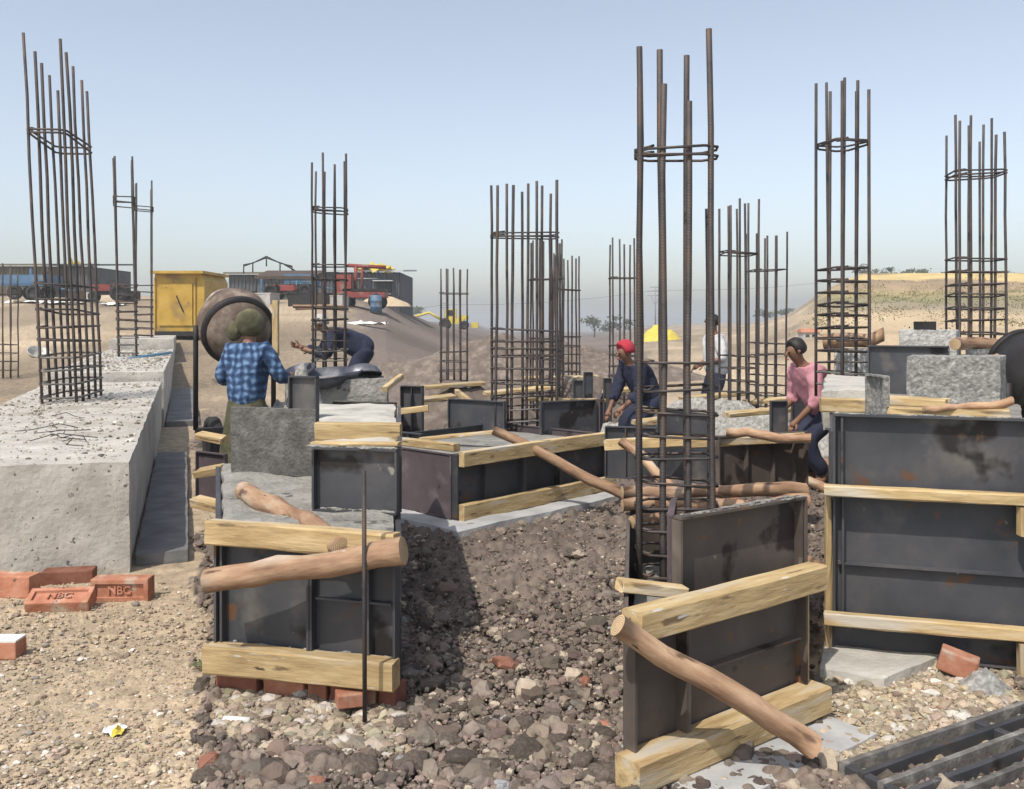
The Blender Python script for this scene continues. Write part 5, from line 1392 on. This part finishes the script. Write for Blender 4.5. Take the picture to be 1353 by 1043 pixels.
def person(label, base, h, face, bend, hands, top_m, bottom_m, head='hair', head_m=None, pelvis=.53, sleeves=.5, skirt=False, look=None, stance=.055, step=0.0):
    """a figure posed by pelvis height, forward bend (radians) and hand targets (fwd, right, up) in metres from the pelvis"""
    b0 = Vector(base); Fv = Vector((face[0], face[1], 0)).normalized(); Rv = Vector((Fv.y, -Fv.x, 0)); U = Vector((0, 0, 1))
    R = root('person', b0, label, 'person', 'people at work on the site')
    pel = b0 + U * pelvis * h - Fv * (.10 * h * math.sin(bend))
    T = (U * math.cos(bend) + Fv * math.sin(bend)).normalized(); Bk = (Fv * math.cos(bend) - U * math.sin(bend))
    waist = pel + T * .09 * h; chest = pel + T * .20 * h; neck = pel + T * .295 * h
    lk = Vector(look).normalized() if look else (Fv * .8 + T * .2).normalized()
    hd = neck + (T * .6 + U * .4).normalized() * .085 * h + lk * .012 * h
    nodes = [(pel, .056*h), (waist, .056*h), (chest, .068*h), (neck - T * .012*h, .04*h), (neck + (hd - neck) * .35, .030*h), (hd - U * .01*h, .047*h), (hd + U * .045*h, .050*h)]
    edges = [(0, 1), (1, 2), (2, 3), (3, 4), (4, 5), (5, 6)]
    sh = []; wr = []; el = []; an = []; kn = []
    for s_ in (-1, 1):
        shp = neck - T * .035*h + Rv * s_ * .098*h; sh.append(shp)
        hf = hands[0 if s_ < 0 else 1]
        tgt = pel + Fv * hf[0] + Rv * hf[1] + U * hf[2]
        e_, w_ = ik(shp, tgt, .165*h, .15*h, (-Fv * .6 - U * .6 + Rv * s_ * .4)); el.append(e_); wr.append(w_)
        n0 = len(nodes)
        hdv = (w_ - e_).normalized()
        nodes += [(shp, .034*h), (e_, .024*h), (w_, .0165*h), (w_ + hdv * .035*h, .022*h), (w_ + hdv * .055*h, .018*h)]
        edges += [(2, n0), (n0, n0+1), (n0+1, n0+2), (n0+2, n0+3), (n0+3, n0+4)]
        hip = pel + Rv * s_ * .052*h - U * .02*h
        ank = b0 + Rv * s_ * stance * h + Fv * (step * s_) + U * .04*h
        k_, a_ = ik(hip, ank, .245*h, .245*h, Fv); kn.append(k_); an.append(a_)
        n0 = len(nodes)
        nodes += [(hip, .042*h), (k_, .034*h), (a_, .023*h), (a_ + Fv * .05*h - U * .012*h, .022*h), (a_ + Fv * .095*h - U * .018*h, .016*h)]
        edges += [(0, n0), (n0, n0+1), (n0+1, n0+2), (n0+2, n0+3), (n0+3, n0+4)]
    body = skin_mesh(nodes, edges)
    # fingers, nose and ears joined to the body mesh
    bm = bmesh.new(); bm.from_mesh(body)
    def add(pts, rad):
        V, Fc = sweep(pts, rad, 6); vv = [bm.verts.new(v) for v in V]
        for f in Fc:
            try: bm.faces.new([vv[i] for i in f])
            except ValueError: pass
    for i, s_ in enumerate((-1, 1)):
        dv = (wr[i] - el[i]).normalized(); sd = dv.cross(Fv if abs(dv.dot(Fv)) < .9 else U).normalized(); cu = dv.cross(sd).normalized()
        c = wr[i] + dv * .050*h
        for k, l in enumerate((.042, .05, .047, .038)):
            o_ = c + sd * (k - 1.5) * .0115*h
            add([o_, o_ + dv * l*h*.5, o_ + dv * l*h*.85 + cu * .015*h], [.0062*h, .0058*h, .0048*h])
        o_ = wr[i] + dv * .025*h + sd * -.018*h
        add([o_, o_ - sd * .018*h + dv * .012*h, o_ - sd * .026*h + dv * .032*h + cu * .008*h], [.007*h, .0065*h, .0052*h])
    ear = lk.cross(U).normalized()
    add([hd + lk * .042*h + U * .02*h, hd + lk * .060*h, hd + lk * .046*h - U * .006*h], [.006*h, .010*h, .006*h])
    for s_ in (-1, 1): add([hd + ear * s_ * .046*h + U * .018*h, hd + ear * s_ * .056*h + U * .006*h, hd + ear * s_ * .047*h - U * .010*h], [.006*h, .011*h, .005*h])
    bm.to_mesh(body); bm.free()
    body.name = 'body'
    Mi = Matrix.Translation(b0); body.transform(Mi.inverted())
    bo = link_mesh('body', body, m_skin, R, Mi, True)
    # eyes and mouth
    for s_ in (-1, 1):
        e_ = hd + lk * .047*h + ear * s_ * .018*h + U * .016*h
        lathe('eye', [(0, -.006*h), (.005*h, -.003*h), (.006*h, 0), (.005*h, .003*h), (0, .006*h)], Matrix.Translation(e_), m_hair, bo, 8)
    tube('mouth', [hd + lk * .047*h - U * .022*h - ear * .014*h, hd + lk * .051*h - U * .022*h, hd + lk * .047*h - U * .022*h + ear * .014*h], .0035*h, m_redcloth, bo, 5)
    # shirt
    g = .013 * h
    hem = pel - T * (.085 if skirt else .075)*h
    nd = [(hem, .112*h), (waist, .100*h), (chest, .108*h), (neck - T * .03*h, .070*h), (neck - T * .008*h, .052*h)]; ed = [(0, 1), (1, 2), (2, 3), (3, 4)]
    for i in range(2):
        n0 = len(nd); low = el[i].lerp(wr[i], max(0, sleeves * 2 - 1)) if sleeves >= .5 else sh[i].lerp(el[i], sleeves * 2)
        nd += [(sh[i], .054*h)]; ed += [(2, n0)]
        if sleeves > .5: nd += [(el[i], .043*h), (low, .036*h)]; ed += [(n0, n0+1), (n0+1, n0+2)]
        else: nd += [(low, .047*h)]; ed += [(n0, n0+1)]
    me = skin_mesh(nd, ed, 3)
    for v in me.vertices: v.co += Vector(mnoise.noise_vector(v.co * 9)) * .012 + Vector(mnoise.noise_vector(v.co * 24)) * .006
    me.transform(Mi.inverted()); link_mesh('shirt', me, top_m, R, Mi, True)
    # trousers or skirt
    if skirt:
        pr = [(.075*h, .03*h), (.090*h, -.02*h), (.105*h, -.15*h), (.125*h, -.32*h), (.14*h, -.47*h), (.13*h, -.47*h), (.07*h, 0)]
        V = []; n = 40
        Ms = Matrix.Translation(pel); Fc = []
        for i in range(n):
            a_ = 2 * math.pi * i / n
            for (r_, z_) in pr:
                k = 1 + .10 * math.sin(a_ * 9 + z_ * 3) * min(1, max(0, -z_ / (.2 * h)))
                V.append((r_ * k * math.cos(a_) * 1.1, r_ * k * math.sin(a_), z_))
        m_ = len(pr)
        for i in range(n):
            for k in range(m_ - 1): Fc.append((i*m_+k+1, ((i+1)%n)*m_+k+1, ((i+1)%n)*m_+k, i*m_+k))
        mk('skirt', V, Fc, bottom_m, R, Ms, True)
    else:
        nd = [(pel + T * .05*h, .092*h), (pel - U * .015*h, .098*h)]; ed = [(0, 1)]
        for i, s_ in enumerate((-1, 1)):
            hip = pel + Rv * s_ * .052*h - U * .03*h; n0 = len(nd)
            nd += [(hip, .076*h), (kn[i], .058*h), (an[i] + U * .02*h, .044*h)]; ed += [(1, n0), (n0, n0+1), (n0+1, n0+2)]
        me = skin_mesh(nd, ed)
        for v in me.vertices: v.co += Vector(mnoise.noise_vector(v.co * 8)) * .014 + Vector(mnoise.noise_vector(v.co * 22)) * .006
        me.transform(Mi.inverted()); link_mesh('trousers', me, bottom_m, R, Mi, True)
    # head covering or hair: a shell over the back and top of the skull
    V0_, F0_ = ico(3); V = []
    cen = hd + U * .020*h - lk * .010*h
    big = {'hair': 1.0, 'turban': 1.16, 'scarf': 1.3, 'cap': 1.06}[head]
    for v in V0_:
        v = Vector(v)
        k = 1 + .07 * mnoise.noise(v * 3 + Vector((h * 9, 0, 0)))
        rr = .060 * h * big * k
        p = cen + Vector((v.x * rr, v.y * rr, v.z * rr * (1.0 if head != 'cap' else .9)))
        fr = (p - cen).dot(lk)
        if fr > .030*h and (p - cen).z < (.030*h): p = p - lk * (fr - .030*h)     # leave the face free
        if head in ('hair', 'cap', 'turban') and (p - cen).z < -.022*h: p.z = cen.z - .022*h + (p.z - cen.z + .022*h) * (.5 if head == 'hair' else .1)
        V.append(p)
    hm = {'hair': 'hair', 'turban': 'turban', 'scarf': 'headscarf', 'cap': 'cap'}[head]
    cap = mk(hm, V, [tuple(int(i) for i in f) for f in F0_], head_m or m_hair, R, None, True)
    if head == 'scarf':
        V = []
        c2 = cen - Rv * .075*h - U * .035*h - lk * .03*h
        for v in V0_:
            v = Vector(v); k = .045*h * (1 + .2 * mnoise.noise(v * 2.4)); V.append(c2 + Vector((v.x * k, v.y * k, v.z * k * 1.2)))
        mk('scarf_knot', V, [tuple(int(i) for i in f) for f in F0_], head_m, cap, None, True)
    if head == 'cap':
        V, Fc = sweep([cen + lk * .045*h + U * .012*h, cen + lk * .085*h + U * .004*h], [.036*h, .030*h], 8)
        V = [Vector((v.x, v.y, cen.z + .012*h + (v.z - cen.z - .012*h) * .15)) for v in V]
        mk('peak', V, Fc, head_m, cap)
    return R

person('woman in a blue plaid shirt and headscarf seen from behind by the mixer', (X_(327, 8.0), 8.0, 0), 1.60, (.25, 1, 0), .10, [(.22, -.17, .12), (.30, .24, .18)], m_plaid, m_olive, 'scarf', m_olive, skirt=True, sleeves=.85)
person('worker in dark navy bending over to the left behind the cage', (X_(466, 11.7), 11.7, .30), 1.66, (-1, -.12, 0), 1.15, [(.66, -.15, -.02), (.78, .10, .02)], m_navy, m_navy, 'cap', m_greycloth, pelvis=.52, sleeves=.9, look=(-1, -.1, -.35))
person('worker in a white shirt facing left behind the thick bars', (X_(946, 12.4), 12.4, 0), 1.62, (-1, -.15, 0), .10, [(.22, -.14, .10), (.20, .16, .06)], m_whitecloth, m_navy, 'hair', None, sleeves=.6)
person('stooping worker in navy with a red head cloth left of the thick bars', (X_(850, 10.4), 10.4, 0), 1.60, (-1, -.45, 0), .62, [(.42, -.12, -.08), (.45, .12, -.12)], m_navy, m_navy, 'turban', m_redcloth, pelvis=.41, sleeves=.8, look=(-.8, -.3, -.4))
person('worker in a pink shirt bending to the left between the right formworks', (X_(1082, 8.7), 8.7, 0), 1.62, (-1, -.25, 0), .62, [(.38, -.12, -.10), (.40, .14, -.05)], m_pink, m_navy, 'hair', None, pelvis=.44, sleeves=.7, look=(-.9, -.2, -.4))

# ------------------------------------------------------------------ dusty air
def haze_box():
    V = [(-420, -30, -16), (420, -30, -16), (420, 420, -16), (-420, 420, -16), (-420, -30, 14), (420, -30, 14), (420, 420, 14), (-420, 420, 14)]
    V = [(-900, -40, -40), (900, -40, -40), (900, 2400, -40), (-900, 2400, -40), (-900, -40, 16), (900, -40, 16), (900, 2400, 16), (-900, 2400, 16)]
    m = bpy.data.materials.new('dusty_air'); m.use_nodes = True
    nt = m.node_tree; nt.nodes.clear()
    pv = nt.nodes.new('ShaderNodeVolumePrincipled'); pv.inputs['Density'].default_value = 0.0013; pv.inputs['Color'].default_value = (.93, .95, .96, 1); pv.inputs['Anisotropy'].default_value = .2
    o = nt.nodes.new('ShaderNodeOutputMaterial'); nt.links.new(pv.outputs[0], o.inputs['Volume'])
    b = mk('haze', V, [(3, 2, 1, 0), (4, 5, 6, 7), (0, 1, 5, 4), (1, 2, 6, 5), (2, 3, 7, 6), (3, 0, 4, 7)], m)
    b['kind'] = 'stuff'
haze_box()
